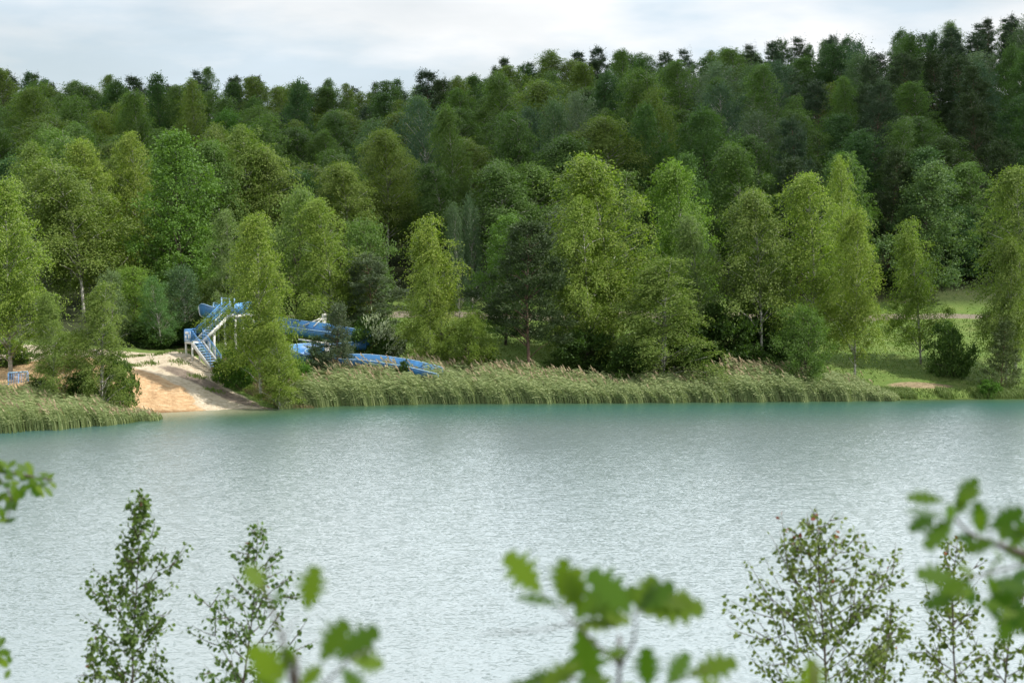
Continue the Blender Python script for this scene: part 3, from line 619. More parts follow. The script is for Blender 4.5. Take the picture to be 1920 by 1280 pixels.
# rough grass of the banks
def scatter(n, x0, x1, y0, y1): return rng.uniform(x0, x1, n), rng.uniform(y0, y1, n)
x, y = scatter(72000, -31, 50, 140, 182)
re = interp(y, [(139, -15.5), (141, -20), (146, -23.8), (150, -26.3), (153, -28.6), (156, -31.5), (170, -33)])
d = y - shore(x)
bm = wob(x * 1.1 + 40, y * 2.6) * 1.1 + 0.9 * np.exp(-(((x - 36.5) / 4) ** 2 + ((y - 152) / 1.3) ** 2)) + 0.5 * np.exp(-(((x + 8) / 5) ** 2 + ((y - 151) / 4) ** 2))
keep = (x > re + .4) & (d > .4) & (bm < .55) & ((d < 6) | (rng.uniform(0, 1, len(x)) < .4))
hh = np.where((d < 5) & (x > 30), .22, .15) * np.where(x < -12, 1.5, 1)
blade_field('rough_grass', np.stack([x, y, ground(x, y)], -1)[keep], hh[keep], rng, 'rough sunlit grass covering the far bank and the lawns behind the reeds', 'grass', [M['grass']], wid=.04, lean=.3, leafy=0, seg=2)
x, y = scatter(9000, 32, 52, 147, 149.8)
keep = (y - shore(x) > .1) & (np.sin(x * 1.7) + np.sin(x * .6 + 1) > -.3)
blade_field('waterside_grass', np.stack([x, y, ground(x, y)], -1)[keep], np.full(keep.sum(), .55), rng, 'taller grass fringe along the water below the right-hand lawn', 'grass', [M['grass']], wid=.035, lean=.35, leafy=1, seg=2)
x, y = scatter(26000, -31, -15.5, 140.8, 156)
re = interp(y, [(140, -17.6), (141, -19.6), (146, -23.4), (150, -26.2), (153, -28.3), (156, -30.8)])
keep = (x > re) & (x < re + 3.2)
blade_field('dry_grass', np.stack([x, y, ground(x, y)], -1)[keep], np.full(keep.sum(), .42), rng, 'dry yellowish grass strip between the sandy beach and the stairs', 'grass', [M['dry_grass']], wid=.03, lean=.3, leafy=0, seg=2)

# tufts that creep onto the sand
cx = [P(px, py, D) for px, py, D in ((262, 672, 154), (300, 676, 152.5), (336, 684, 150.5), (248, 690, 149), (352, 672, 153), (320, 668, 154.6), (372, 700, 147.6), (282, 690, 150), (402, 718, 144.6), (235, 676, 153))]
tx = np.concatenate([rng.normal(size=110) * .42 + p.x for p in cx]); ty = np.concatenate([rng.normal(size=110) * .3 + p.y for p in cx])
blade_field('sand_grass', np.stack([tx, ty, ground(tx, ty)], -1), np.full(len(tx), .26), rng, 'sparse grass tufts creeping onto the pale sand of the beach', 'grass', [M['grass'], M['dry_grass']], wid=.025, lean=.3, leafy=0, seg=2)

# a dry tussock at the corner of the reeds
def tussock():
    c = P(536, 757, 141.4); n = 900
    a = rng.uniform(0, 6.28, n); r = rng.uniform(0, 1, n) ** .5
    x = c.x + np.cos(a) * r * .75; y = c.y + np.sin(a) * r * .5
    o = blade_field('grass_tussock', np.stack([x, y, np.maximum(ground(x, y), 0)], -1), np.full(n, .75) * (1 - r * .5), rng, 'brownish grass tussock at the waterline where the long reed bed begins', 'grass', [M['dry_grass']], wid=.03, lean=.2, kind=None)
tussock()

# ------------------------------------------------------------------ blue stair tower
def stair_tower():
    A = P(363, 640, 152); zl = A.z                          # landing centre
    root = empty('stair_tower', (A.x, A.y, gz(A.x, A.y)), 0)
    tag(root, 'blue steel staircase with white stringers that turns at a landing and climbs to the slide', 'staircase')
    O = Vector((A.x, A.y, root.location.z))
    u = Vector((.71, .704, 0)); w_ = Vector((.71, -.704, 0)); up = Vector((0, 0, 1)); hw = .565
    L = lambda v: np.array(Vector(v) - O)
    c = Vector((A.x, A.y, zl))
    MB().box(L(c - up * .09), u * hw, w_ * hw, up * .09).build('landing', M['white_steel'], root)
    def rail(a, b, name='handrail', nb=None, hgt=1.08, foot=.10):
        mb = MB(); a = Vector(a); b = Vector(b)
        mb.tube([L(a + up * hgt), L(b + up * hgt)], .035, 6); mb.tube([L(a + up * (hgt - .16)), L(b + up * (hgt - .16))], .022, 5); mb.tube([L(a + up * foot), L(b + up * foot)], .022, 5)
        nb = nb or int((b - a).length / .19)
        for k in range(nb + 1):
            p = a.lerp(b, k / nb); r = .032 if k % 7 == 0 or k == nb else .009
            mb.tube([L(p + up * (foot if r < .03 else -.05)), L(p + up * (hgt - .16 if r < .03 else hgt))], r, 5)
        mb.build(name, M['blue'], root, True)
    def flight(start, dirv, widv, run, rise, n):
        s0, s1 = start - widv * hw, start + widv * hw
        e = dirv * run + up * rise
        for s in (s0, s1): MB().bar(L(s - up * .06), L(s + e - up * .06), .07, .32).build('stringer', M['white_steel'], root)
        for k in range(n):
            p = start + e * ((k + .5) / n)
            MB().box(L(p + up * .0), dirv * .14, widv * (hw - .035), up * .022).build('tread', M['light_blue'], root)
        for s in (s0, s1): rail(s, s + e)
        return start + e
    top = flight(c + u * hw, u, w_, 2.95, 2.22, 11)
    foot = flight(c + w_ * hw, w_, u, 2.75, -2.1, 10)
    # upper platform
    pc = top + u * 1.25 + w_ * .3
    MB().box(L(pc - up * .12), u * 1.25, w_ * 1.0, up * .12).build('platform', M['white_steel'], root)
    q = lambda a, b: pc + u * a + w_ * b
    rail(q(-1.2, .95), q(1.2, .95)); rail(q(1.2, -.95), q(1.2, .95)); rail(q(-1.2, -.95), q(-.2, -.95))
    MB().box(L(q(-.75, .98) + up * .6), u * .42, w_ * .012, up * .5).build('side_panel', M['blue'], root)
    for a, b in ((-1.22, -.97), (-1.22, .28), (-1.22, .99), (1.2, .99)):
        MB().tube([L(q(a, b) - up * .1), L(q(a, b) + up * 1.55)], .06, 8).build('gate_post', M['light_blue'], root, True)
    MB().bar(L(q(-1.22, -.97) + up * 1.5), L(q(-1.22, .28) + up * 1.5), .05, .05).build('gate_bar', M['light_blue'], root)
    # landing sides
    a0, a1 = c - u * hw - w_ * hw, c - u * hw + w_ * hw
    rail(a0, a1, nb=7); rail(a0, c + u * hw - w_ * hw, nb=7)
    pn = MB().box(L((a0 + a1) / 2 + up * .55 - u * .05), w_ * (hw - .03), u * .012, up * .52).build('sign_panel', M['blue'], root)
    def notice(s, t, ws, ht, m='sign_white'):
        MB().box(L((a0 + a1) / 2 + up * (.55 + t) - u * .07 + w_ * s), w_ * ws, u * .006, up * ht).build('notice', M[m], pn)
    notice(-.10, .24, .30, .12); notice(-.27, -.13, .13, .16); notice(.20, -.05, .10, .20); notice(-.02, -.42, .38, .035); notice(.42, .12, .05, .30)
    for p, zt in ((a0.lerp(c, .15), zl - .18), (a1.lerp(c, .15), zl - .18), (c + w_ * (hw - .1) + u * .3, zl - .18)):
        MB().tube([L((p.x, p.y, gz(p.x, p.y) - .3)), L((p.x, p.y, zt))], .09, 10).build('post', M['white_steel'], root, True)
    mid = c + u * (hw + 1.35) ; zt = zl + .85
    for off in (-.4, .4): 
        p = mid + w_ * off
        MB().tube([L((p.x, p.y, gz(p.x, p.y) - .3)), L((p.x, p.y, zt))], .13, 10).build('post', M['white_steel'], root, True)
    for a, b in ((-1, -.8), (1, .8), (1, -.8), (-1, .8)):
        p = q(a, b)
        MB().tube([L((p.x, p.y, gz(p.x, p.y) - .3)), L((p.x, p.y, pc.z - .24))], .10, 10).build('post', M['white_steel'], root, True)
    return pc
PC = stair_tower()

# ------------------------------------------------------------------ blue water slide
def catmull(pts, m=10):
    pts = np.array(pts, float); out = []
    pp = np.vstack([2 * pts[0] - pts[1], pts, 2 * pts[-1] - pts[-2]])
    for k in range(1, len(pp) - 2):
        p0, p1, p2, p3 = pp[k - 1:k + 3]
        for t in np.linspace(0, 1, m, endpoint=False):
            out.append(.5 * (2 * p1 + (p2 - p0) * t + (2 * p0 - 5 * p1 + 4 * p2 - p3) * t * t + (-p0 + 3 * p1 - 3 * p2 + p3) * t ** 3))
    out.append(pp[-2]); return np.array(out)
def slide():
    # px, D, floor height, left wall, right wall (seen along the run)
    K = [(438, 156.2, 6.55, .85, .85), (412, 157.6, 6.45, .95, .8), (390, 160, 6.3, 1.25, .7), (386, 163, 6.1, .7, 1.35), (404, 165.6, 5.8, .7, 1.3), (450, 165.8, 5.3, .75, .9), (500, 163.2, 4.9, 1.2, .75), (550, 160.8, 4.55, 1.35, .78), (610, 159.0, 4.3, 1.35, .78),
         (652, 157.6, 4.15, 1.2, .78), (680, 155.9, 3.95, 1.25, .8), (682, 153.8, 3.8, 1.2, .8), (655, 152.9, 3.65, .9, .8), (610, 152.9, 3.5, .8, .85), (568, 151.8, 3.3, .8, 1.1), (556, 150.1, 3.1, .8, 1.2), (580, 148.4, 2.95, .8, .85), (630, 147.9, 2.85, .95, .7), (690, 147.6, 2.7, 1.1, .7), (760, 146.8, 2.3, 1.15, .7), (805, 146.2, 1.9, 1.15, .7), (826, 145.9, 1.7, 1.1, .7)]
    pts = [[(px - CX) * D / F, D, z, l, r] for px, D, z, l, r in K]
    S = catmull(pts, 9); c = S[:, :3]; lw, rw = S[:, 3], S[:, 4]
    T = unit(np.gradient(c, axis=0) * np.array([1, 1, 0])); left = np.stack([-T[:, 1], T[:, 0], T[:, 2] * 0], -1); UP = np.array([0, 0, 1.0])
    o0 = np.array([c[0][0], c[0][1], gz(c[0][0], c[0][1])])
    root = empty('water_slide', tuple(o0)); tag(root, 'winding blue open water slide chute running down from the stairs to the reeds', 'water slide')
    W = .58
    ang = np.linspace(-math.pi / 2, math.pi / 2, 9)
    def section(k, grow=0):
        pr = [left[k] * (W + grow) + UP * lw[k]]
        for a in ang[::-1] if False else ang: pass
        out = [c[k] + left[k] * (W + grow + .06) + UP * lw[k]]
        for t in np.linspace(math.pi / 2, -math.pi / 2, 11):
            out.append(c[k] + left[k] * math.sin(t) * (W + grow) + UP * (.42 - math.cos(t) * (.42 + grow)))
        out.append(c[k] - left[k] * (W + grow + .06) + UP * rw[k])
        return out
    n = len(c)
    inn = np.array([section(k) for k in range(n)]); outr = np.array([section(k, .05) for k in range(n)])
    m = inn.shape[1]
    ring = np.concatenate([inn, outr[:, ::-1]], 1) - o0; k2 = ring.shape[1]
    i = np.arange(n - 1)[:, None] * k2 + np.arange(k2)[None, :]; j = np.arange(n - 1)[:, None] * k2 + (np.arange(k2)[None, :] + 1) % k2
    Fq = np.stack([i, j, j + k2, i + k2], -1).reshape(-1, 4)
    link('chute', np_mesh('chute', ring.reshape(-1, 3), [Fq, np.array([np.arange(k2)[::-1], np.arange(k2) + (n - 1) * k2])], [M['chute_blue']], smooth=True), root)
    for s, wl in ((1, lw), (-1, rw)):
        e = c + left * s * (W + .10) + UP * wl[:, None] - o0
        MB().tube(e, .045, 6).build('rim', M['light_blue'], root, True)
    # bolted flanges between the sections
    for k in range(6, n - 4, 8):
        mb = MB(); sec = [p - o0 for p in section(k, .08)]
        mb.tube(sec, .022, 4); mb.build('joint_flange', M['blue'], root)
    # arched tub at the first bend (bright cut edge seen over the stairs)
    a = section(22, .06)
    MB().tube([p - o0 for p in a[:6]], .07, 6).build('entry_hood_edge', M['sign_white'], root, True)
    def col(px, D, zt, r=.13, zb=None):
        x = (px - CX) * D / F
        return MB().tube([np.array([x, D, (gz(x, D) - .3) if zb is None else zb]) - o0, np.array([x, D, zt]) - o0], r, 14).build('support_column', M['white_steel'], root, True), np.array([x, D, 0])
    main, b = col(607, 160.9, P(607, 588, 160.9).z, .22)
    for px, yy, D in ((568, 611, 160.6), (588, 612, 159.9)):
        e = P(px, yy, D); t = P(607, 594 if px != 583 else 602, 160.9)
        MB().tube([np.array(t) - o0, np.array(e) - o0], .07, 8).build('strut', M['white_steel'], root, True)
    lo, b = col(612, 151.0, P(612, 641, 151.0).z, .22)
    for s in (-.9, .9): MB().bar(np.array([b[0], 151.0, P(612, 645, 151).z]) - o0, np.array([b[0] + s * 1.4, 151.0 + abs(s) * 1.6, 3.75]) - o0, .10, .12).build('strut', M['white_steel'], root)
    MB().bar(np.array(P(560, 636, 152.0)) - o0, np.array(P(606, 643, 151.2)) - o0, .12, .14).build('strut', M['white_steel'], root)
    for px, D in ((408, 165.7), (450, 165.8), (500, 163.2), (660, 157.2), (560, 150.3), (700, 147.2), (770, 146.5)):
        k = int(np.argmin((c[:, 1] - D) ** 2 + (c[:, 0] - (px - CX) * D / F) ** 2)); col(px, D, c[k][2] - .03, .10)
slide()

# railing on the left shore
def railing():
    a, b = P(16, 728, 137.5), P(53, 728, 138.6); a.z = b.z = (a.z + b.z) / 2
    g = min(a.z, gz(a.x, a.y)); root = empty('footbridge_railing', (a.x, a.y, g)); tag(root, 'short blue railing with upright bars seen between the trees behind the left reeds', 'railing')
    o = Vector((a.x, a.y, g)); L = lambda v: np.array(Vector(v) - o); up = Vector((0, 0, 1))
    MB().bar(L(a + up * 1.32), L(b + up * 1.32), .09, .11).build('top_rail', M['light_blue'], root)
    MB().bar(L(a + up * .12), L(b + up * .12), .05, .06).build('bottom_rail', M['blue'], root)
    n = 12
    for k in range(n + 1):
        p = a.lerp(b, k / n); big = k in (0, 6, 12)
        MB().tube([L(p + up * (-.9 if big else .12)), L(p + up * 1.28)], .045 if big else .02, 6).build('post' if big else 'bar', M['blue'], root)
railing()

# ------------------------------------------------------------------ foreground saplings
def birch_sapling(px, ytop, D, spread, n_br, label, seed, red=.04, dens=1.0, lean=0.0, var_tone=(1, 1, 1)):
    rng = np.random.RandomState(seed); top = P(px, ytop, D); x0 = top.x - lean; g = gz(x0, D); H = top.z - g
    root = empty('birch_sapling', (x0, D, g)); tag(root, label, 'young birch', 'young birches on the near bank')
    k = 14; t = np.linspace(0, 1, k)
    st = np.stack([lean * t ** 1.5 + .05 * np.sin(t * 7 + seed), .05 * np.sin(t * 5 + seed), H * t], -1)
    mb = MB(); mb.tube(st, .019 * (1 - t) + .002, 6)
    C = []; T = []; Nn = []
    sp = spread * D / F
    zlo = .5
    def along(p0, v, L, nl):
        s = np.linspace(0, 1, 7)[:, None]
        path = p0 + v * L * s + np.array([0, 0, .22 * L]) * s * s + rng.normal(size=3) * .03 * s
        mb.tube(path, np.linspace(.0055, .0015, 7), 4)
        for q in range(nl):
            f = rng.uniform(.12, 1.0); p = np.array([np.interp(f, s[:, 0], path[:, a]) for a in range(3)])
            d = unit(rng.normal(size=3) + v * .5 + np.array([0, 0, -.9])); C.append(p + d * .045 + rng.normal(size=3) * .012); T.append(d); Nn.append(unit(rng.normal(size=3)))
        return path
    for b in range(n_br):
        f = zlo + (1 - zlo) * (b / n_br) ** .85 * .97; z = H * f
        p0 = np.array([np.interp(z, st[:, 2], st[:, 0]), np.interp(z, st[:, 2], st[:, 1]), z])
        a = b * 2.4 + rng.uniform(-.5, .5)
        L = sp * min(1.25, .16 + 3.3 * (1 - f)) * rng.uniform(.6, 1.15)
        v = unit(np.array([math.cos(a), math.sin(a) * .8, rng.uniform(.35, 1.0)]))
        pth = along(p0, v, L, int(24 * dens * (L / .5 + .25)))
        for q in range(int(2 + 3 * L)):
            i_ = rng.randint(1, 6); v2 = unit(v + rng.normal(size=3) * .6)
            along(pth[i_], v2, L * rng.uniform(.3, .55), int(15 * dens * (L / .5 + .2)))
    for q in range(int(26 * dens)):
        z = H * rng.uniform(.9, 1.0); C.append(np.array([np.interp(z, st[:, 2], st[:, 0]) + rng.normal() * .03, rng.normal() * .03, z])); T.append(unit(rng.normal(size=3) + np.array([0, 0, -.3]))); Nn.append(unit(rng.normal(size=3)))
    C, T, Nn = map(np.array, (C, T, Nn)); s = rng.uniform(.65, 1.15, len(C)) * .050 * 16 / max(D, 14) * (D / 16)
    V, Fq = leaves(C, T, Nn, s, s * .82, LEAF6, .15)
    mi = (rng.uniform(0, 1, len(C)) < red * np.clip((C[:, 2] / H - .8) * 6, 0, 1)).astype(int)
    mb.build('stem', M['twig'], root, True)
    o = link('leaves', np_mesh('leaves', V, [Fq], [M['sapling_leaf'], M['red_leaf']], mi), root); o.color = (*var_tone, 1)
birch_sapling(252, 912, 15.5, 88, 46, 'dense young birch with a long bare leading shoot in the left foreground', 1, .01, 1.0, var_tone=(.85, .95, .9))
birch_sapling(478, 975, 15.0, 95, 34, 'loose leaning young birch right of the dense one in the left foreground', 2, .01, .62, lean=.28, var_tone=(.8, .95, 1))
birch_sapling(172, 1200, 14.5, 62, 22, 'lowest young birch top at the lower left of the photo', 3, .02, .8, var_tone=(.9, .95, .9))
birch_sapling(1545, 962, 14.5, 150, 46, 'widest young birch with reddish shoot tips in the right foreground', 4, .035, .55, var_tone=(1.15, 1.1, 1.1))
birch_sapling(1800, 1005, 15.0, 82, 34, 'slim young birch behind the blurred oak branch on the right', 5, .05, .6, var_tone=(1.1, 1.05, 1))
birch_sapling(1660, 1120, 15.6, 50, 22, 'small sparse young birch between the two taller ones on the right', 7, .04, .55, var_tone=(1.1, 1.05, 1))
birch_sapling(1905, 1070, 14.2, 62, 26, 'young birch cut by the lower right corner of the photo', 6, .04, .6, lean=.05)

# ------------------------------------------------------------------ close oak twigs, far out of focus
def oak(name, label, cat, D, stems, lvs, tone, wid=.92, base=None, jd=.10, seed=1, extra=0):
    rng = np.random.RandomState(seed)
    b = base; root = empty(name, b); tag(root, label, cat)
    o = np.array(b); mb = MB()
    for st, r0, r1 in stems:
        pts = [np.array(p if len(p) == 4 else (*P(p[0], p[1], D),))[:3] for p in st]
        pts = catmull(np.array(pts) - o, 5); mb.tube(pts, np.linspace(r0, r1, len(pts)), 6)
    mb.build('stem', M['twig'], root, True)
    C = []; T = []; Nn = []; L = []
    ext = []
    for q in range(extra):                                      # more leaves of the same spray, turned and shifted
        for (x0, y0, x1, y1, *rest) in lvs:
            dx, dy = x1 - x0, y1 - y0; a = rng.uniform(-1.2, 1.2); k = rng.uniform(.6, .95); ox, oy = rng.uniform(-22, 22, 2)
            ext.append((x0 + ox, y0 + oy * .7 + 8, x0 + ox + k * (dx * math.cos(a) - dy * math.sin(a)), y0 + oy * .7 + 8 + k * (dx * math.sin(a) + dy * math.cos(a)), rng.uniform(.3, .95)))
    for (x0, y0, x1, y1, *rest) in list(lvs) + ext:
        dd = D + rng.uniform(-jd, jd)
        a, c_ = np.array(P(x0, y0, dd)), np.array(P(x1, y1, dd + rng.uniform(-.03, .03)))
        C.append((a + c_) / 2 - o); T.append(c_ - a); L.append(np.linalg.norm(c_ - a) * 1.08)
        tilt = rest[0] if rest else rng.uniform(.2, .9)
        Nn.append(np.array([rng.uniform(-.3, .3), -tilt, 1 - tilt * .6]))
    V, Fq = leaves(np.array(C), np.array(T), np.array(Nn), np.array(L), np.array(L) * wid, OAK, .12)
    q = link('leaves', np_mesh('leaves', V, [Fq], [M['oak_leaf']]), root); q.color = (*tone, 1)
def gnd(px, D): x = (px - CX) * D / F; return (x, D, gz(x, D))
def toground(px, D): x, y, z = gnd(px, D); return (x, y, z, 0)
oak('oak_sapling', 'blurred close oak shoot with a spread of leaves at the bottom middle', 'oak sapling', 3.55,
    [([toground(1165, 3.55), (1160, 1340), (1165, 1250), (1188, 1200), (1192, 1145)], .006, .002), ([(1165, 1250), (1110, 1200), (1075, 1165), (1045, 1135), (1015, 1110)], .003, .0015), ([(1075, 1168), (1000, 1182), (900, 1186)], .002, .001), ([(1192, 1150), (1240, 1120), (1290, 1135)], .002, .001), ([(1160, 1300), (1060, 1270), (1000, 1275)], .003, .0015), ([(1160, 1320), (1260, 1280), (1330, 1250)], .003, .0015)],
    [(1015, 1110, 950, 1040, .9), (1050, 1125, 1058, 1048, .5), (1055, 1135, 972, 1118, .15), (1060, 1140, 1085, 1065, .7), (1085, 1150, 1075, 1080, .9), (1075, 1160, 1150, 1095, .8), (1100, 1150, 1195, 1110, .8), (1185, 1145, 1105, 1072, .8), (1192, 1145, 1225, 1080, .8), (1195, 1140, 1262, 1095, .9), (1200, 1145, 1318, 1140, .6), (1215, 1120, 1300, 1128, .5),
     (1075, 1172, 1155, 1168, .4), (1085, 1172, 1112, 1275, .95), (1120, 1150, 1180, 1165, .6), (1090, 1240, 1020, 1285, .6), (1050, 1265, 985, 1280, .6), (1130, 1230, 1175, 1220, .6), (1215, 1290, 1212, 1215, .9), (1250, 1285, 1290, 1225, .8), (1290, 1265, 1380, 1240, .6), (1310, 1270, 1350, 1300, .7), (1080, 1270, 1130, 1300, .8), (1150, 1270, 1080, 1300, .8), (1000, 1275, 950, 1300, .7), (1190, 1280, 1150, 1310, .8)],
    (1.25, 1.12, .85), base=gnd(1165, 3.55), seed=2, extra=0)
oak('oak_sapling', 'blurred close oak shoot with an upright leaf in the lower left foreground', 'oak sapling', 3.3,
    [([toground(560, 3.3), (560, 1380), (548, 1290), (530, 1200), (505, 1130), (490, 1095)], .006, .002), ([(530, 1200), (560, 1150)], .002, .001), ([(555, 1330), (620, 1270), (660, 1230), (700, 1215)], .003, .0015)],
    [(575, 1145, 592, 1062, .95), (497, 1110, 462, 1060, .7), (510, 1140, 530, 1105, .5), (535, 1275, 470, 1215, .9), (530, 1290, 480, 1265, .9), (530, 1260, 545, 1215, .8), (600, 1240, 650, 1165, .9), (630, 1235, 708, 1180, .85), (655, 1235, 718, 1245, .9), (640, 1250, 680, 1300, .9), (560, 1290, 600, 1250, .7)],
    (1.25, 1.12, .7), wid=.98, base=gnd(560, 3.3), seed=3)
oak('oak_sapling', 'single blurred yellow-green leaf tip at the bottom edge below the widest young birch', 'oak sapling', 3.2,
    [([toground(1530, 3.2), (1525, 1400), (1522, 1290)], .005, .002)], [(1522, 1310, 1522, 1236, .95), (1515, 1320, 1480, 1275, .8), (1530, 1320, 1570, 1285, .8)], (1.4, 1.2, .6), wid=1.0, base=gnd(1530, 3.2), seed=4)
oak('oak_tree', 'blurred oak branch reaching in from the right edge over the water', 'oak tree', 3.8,
    [([toground(2260, 3.8), (2250, 1300), (2200, 1130), (2050, 1080), (1940, 1045), (1870, 1020), (1820, 1000), (1785, 965)], .02, .002), ([(1940, 1050), (1870, 1070), (1810, 1085), (1780, 1100)], .003, .0015), ([(1990, 1060), (1930, 1110), (1895, 1140), (1880, 1170)], .003, .0015), ([(1785, 965), (1775, 945)], .0015, .001), ([(1860, 1015), (1850, 975)], .0015, .001)],
    [(1772, 938, 1702, 932, .5), (1790, 945, 1832, 898, .8), (1790, 972, 1702, 958, .12), (1790, 965, 1815, 930, .6), (1845, 1000, 1832, 942, .9), (1855, 990, 1918, 955, .9), (1870, 1000, 1925, 1000, .8), (1830, 1005, 1790, 1010, .5), (1870, 1015, 1810, 1030, .7), (1895, 1010, 1935, 975, .8), (1880, 1030, 1930, 1045, .8),
     (1800, 1088, 1720, 1074, .7), (1810, 1085, 1765, 1110, .8), (1815, 1090, 1822, 1135, .9), (1830, 1080, 1795, 1060, .6), (1850, 1075, 1870, 1110, .8), (1905, 1100, 1860, 1145, .9), (1895, 1130, 1882, 1200, .9), (1915, 1120, 1900, 1175, .95), (1930, 1100, 1870, 1090, .8), (1950, 1110, 1935, 1190, .9), (1885, 1140, 1840, 1130, .8), (1960, 1080, 1905, 1075, .7), (1910, 1060, 1955, 1020, .7)],
    (.85, .90, .6), base=gnd(2260, 3.8), seed=5, jd=.16, extra=1)
rg = random.Random(8)
lv = []
for cx, cy in [(-10, 862), (5, 868), (15, 885), (25, 905), (38, 890), (50, 895), (60, 905), (72, 898), (80, 888), (90, 905), (95, 892), (30, 925), (18, 938), (8, 930), (12, 960), (10, 975), (15, 950), (-5, 900), (45, 915), (65, 915), (0, 880), (20, 872), (-15, 915), (88, 918), (40, 875), (55, 882)]:
    a = rg.uniform(0, 6.28); l = rg.uniform(10, 17); lv.append((cx - math.cos(a) * l * .9, cy - math.sin(a) * l * .8, cx + math.cos(a) * l, cy + math.sin(a) * l))
for cx, cy in [(2, 1205), (8, 1222), (-4, 1232), (6, 1240), (-8, 1195)]:
    a = rg.uniform(0, 6.28); lv.append((cx - math.cos(a) * 13, cy - math.sin(a) * 12, cx + math.cos(a) * 13, cy + math.sin(a) * 12))
oak('oak_tree', 'small-leaved oak branch entering at the left edge above the water', 'oak tree', 7.6,
    [([toground(-330, 7.6), (-320, 1250), (-260, 1000), (-150, 890), (-40, 880), (30, 888), (98, 900)], .03, .003), ([(-10, 885), (20, 930), (12, 980)], .004, .002), ([(-310, 1240), (-150, 1215), (5, 1220)], .006, .002)], lv, (1.1, 1.05, .75), base=gnd(-330, 7.6), seed=6, jd=.22, extra=1)

# ------------------------------------------------------------------ light and sky
SUN_EL, SUN_AZ = R(50), R(-16)                              # azimuth measured from +x (the right of the photo) towards +y (away)
sd = bpy.data.lights.new('sun', 'SUN'); so = bpy.data.objects.new('sun', sd); COL.objects.link(so)
sd.energy = 5.0; sd.angle = R(0.6); sd.color = (1.0, .955, .88)
S = Vector((math.cos(SUN_EL) * math.cos(SUN_AZ), math.cos(SUN_EL) * math.sin(SUN_AZ), math.sin(SUN_EL)))
so.rotation_euler = S.to_track_quat('Z', 'Y').to_euler(); so.location = (60, 60, 90)

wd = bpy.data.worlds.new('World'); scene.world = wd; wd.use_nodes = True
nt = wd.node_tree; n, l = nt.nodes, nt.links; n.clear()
sk = n.new('ShaderNodeTexSky'); sk.sky_type = 'NISHITA'; sk.sun_disc = False; sk.sun_elevation = SUN_EL; sk.sun_rotation = math.pi / 2 - SUN_AZ; sk.air_density = 1.0; sk.dust_density = 1.5
bg1 = N(n, 'ShaderNodeBackground', Strength=.10); l.new(sk.outputs[0], bg1.inputs[0])
tc = n.new('ShaderNodeTexCoord'); mp = n.new('ShaderNodeMapping'); mp.inputs['Scale'].default_value = (1, 1, 3.2); mp.inputs['Location'].default_value = (.35, .1, .0); l.new(tc.outputs['Generated'], mp.inputs[0])
nz = N(n, 'ShaderNodeTexNoise', Scale=2.6, Detail=7.0, Roughness=.52, Distortion=.2); l.new(mp.outputs[0], nz.inputs['Vector'])
cm = ramp(n, [(0.34, (.55, .55, .55)), (0.56, (1, 1, 1))]); l.new(nz.outputs[0], cm.inputs[0])
mp2 = n.new('ShaderNodeMapping'); mp2.inputs['Scale'].default_value = (1, 1, 3.6); mp2.inputs['Location'].default_value = (.9, .3, .35); l.new(tc.outputs['Generated'], mp2.inputs[0])
nz2 = N(n, 'ShaderNodeTexNoise', Scale=6.0, Detail=7.0, Roughness=.5); l.new(mp2.outputs[0], nz2.inputs['Vector'])
cc = ramp(n, [(0.38, (.68, .79, .88)), (0.56, (.97, .98, .99))]); l.new(nz2.outputs[0], cc.inputs[0])
sx = n.new('ShaderNodeSeparateXYZ'); l.new(tc.outputs['Generated'], sx.inputs[0])   # sky band above the hill brightened so the lake mirrors it
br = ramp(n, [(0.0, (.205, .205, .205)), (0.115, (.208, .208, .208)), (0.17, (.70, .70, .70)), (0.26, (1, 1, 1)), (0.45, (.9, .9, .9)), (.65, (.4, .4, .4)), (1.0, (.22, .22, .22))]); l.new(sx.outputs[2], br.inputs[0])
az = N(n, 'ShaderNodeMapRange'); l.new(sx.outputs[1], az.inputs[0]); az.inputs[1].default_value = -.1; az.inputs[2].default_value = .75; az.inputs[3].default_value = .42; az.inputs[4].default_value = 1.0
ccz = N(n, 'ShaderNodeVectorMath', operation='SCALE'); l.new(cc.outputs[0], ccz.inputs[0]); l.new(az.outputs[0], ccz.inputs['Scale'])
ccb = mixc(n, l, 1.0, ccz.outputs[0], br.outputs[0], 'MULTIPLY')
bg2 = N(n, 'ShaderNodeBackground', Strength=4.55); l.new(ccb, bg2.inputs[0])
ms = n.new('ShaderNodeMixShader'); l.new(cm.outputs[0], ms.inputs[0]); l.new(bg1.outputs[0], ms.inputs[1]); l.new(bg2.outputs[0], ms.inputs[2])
wo = n.new('ShaderNodeOutputWorld'); l.new(ms.outputs[0], wo.inputs[0])

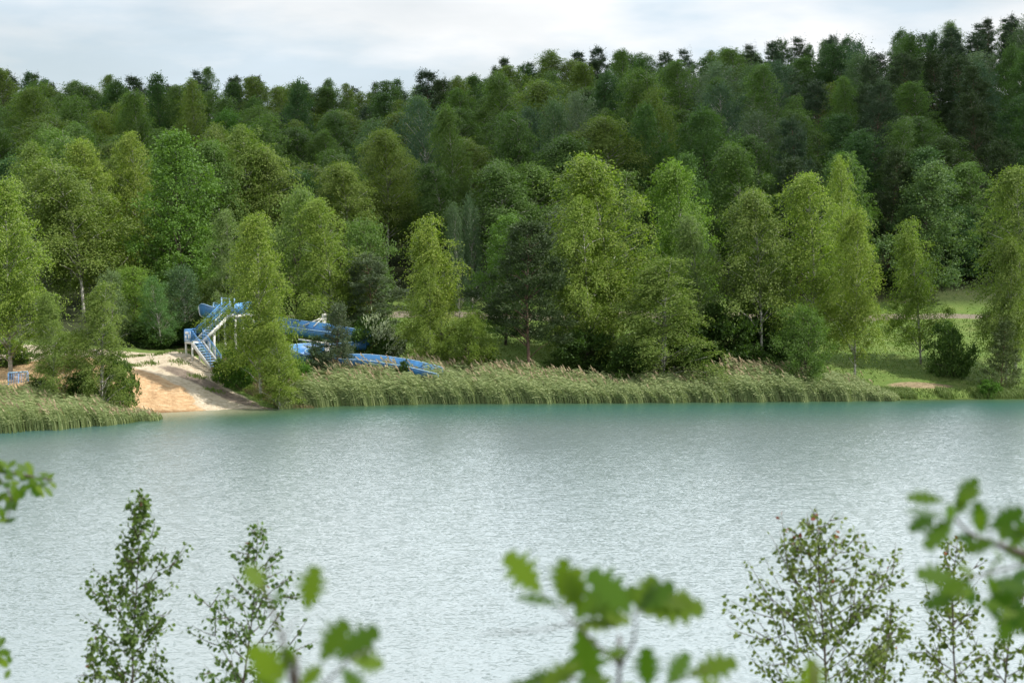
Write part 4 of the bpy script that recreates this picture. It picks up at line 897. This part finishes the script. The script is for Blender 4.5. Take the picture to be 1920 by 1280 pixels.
# added unseen cloud, set high up out of view to shade the wooded hill
def shade_cloud():
    rng = np.random.RandomState(4); H = 260.0; off = H / math.tan(SUN_EL) * math.cos(SUN_AZ); offy = H / math.tan(SUN_EL) * math.sin(SUN_AZ)
    Vs, Fs, o = [], [], 0
    def ball(c, r):
        nonlocal o
        nu, nv = 20, 12
        th = np.linspace(0, math.pi, nv + 1); ph = np.linspace(0, 2 * math.pi, nu, endpoint=False)
        TH, PH = np.meshgrid(th, ph, indexing='ij')
        dirs = np.stack([np.sin(TH) * np.cos(PH), np.sin(TH) * np.sin(PH), np.cos(TH)], -1)
        b = 1 + .10 * np.sin(dirs[..., 0] * 7 + c[0]) * np.sin(dirs[..., 1] * 6 + c[1]) + .06 * np.sin(dirs[..., 2] * 13 + c[0])
        V = np.array(c) + dirs * b[..., None] * np.array([r, r, r * .38])
        i = np.arange(nv)[:, None] * nu + np.arange(nu)[None, :]; j = np.arange(nv)[:, None] * nu + (np.arange(nu)[None, :] + 1) % nu
        Vs.append(V.reshape(-1, 3)); Fs.append(np.stack([i, j, j + nu, i + nu], -1).reshape(-1, 4) + o); o += nu * (nv + 1)
    for X, Y, r in [(a, b, rr_) for a in range(-130, 171, 38) for b, rr_ in ((232, 34), (275, 42), (325, 44))]:
        X += rng.uniform(-8, 8); edge = interp(X, [(-130, 14), (-40, 8), (0, -14), (45, -6), (170, -6)])
        ball((X + off, Y + offy + edge * (1 if Y < 240 else .4) + rng.uniform(-5, 5), H + 12 + rng.uniform(-6, 6)), r * rng.uniform(.85, 1.1))
    m, nt, n, l = new_mat('shade_cloud')
    d = N(n, 'ShaderNodeBsdfDiffuse'); d.inputs[0].default_value = (.9, .9, .92, 1); t = N(n, 'ShaderNodeBsdfTransparent')
    tl = N(n, 'ShaderNodeBsdfTranslucent'); tl.inputs[0].default_value = (.85, .87, .9, 1); m1 = N(n, 'ShaderNodeMixShader'); m1.inputs[0].default_value = .5; l.new(d.outputs[0], m1.inputs[1]); l.new(tl.outputs[0], m1.inputs[2])
    m2 = N(n, 'ShaderNodeMixShader'); m2.inputs[0].default_value = .47; l.new(t.outputs[0], m2.inputs[1]); l.new(m1.outputs[0], m2.inputs[2])
    oo = N(n, 'ShaderNodeOutputMaterial'); l.new(m2.outputs[0], oo.inputs[0])
    tag(link('shade_cloud', np_mesh('shade_cloud', np.concatenate(Vs), [np.concatenate(Fs)], [m], smooth=True)), kind='structure')
shade_cloud()

scene.render.engine = 'CYCLES'
scene.cycles.max_bounces = 8; scene.cycles.transparent_max_bounces = 12
vs = scene.view_settings; vs.view_transform = 'Standard'; vs.look = 'None'; vs.exposure = 0.2; vs.gamma = 1
for o in bpy.data.objects:
    if 'label' in o and len(o['label'].replace('-', ' ').split()) > 16: print('LONG', o['label'])
print('objects', len(bpy.data.objects), 'trees', len(ALL))
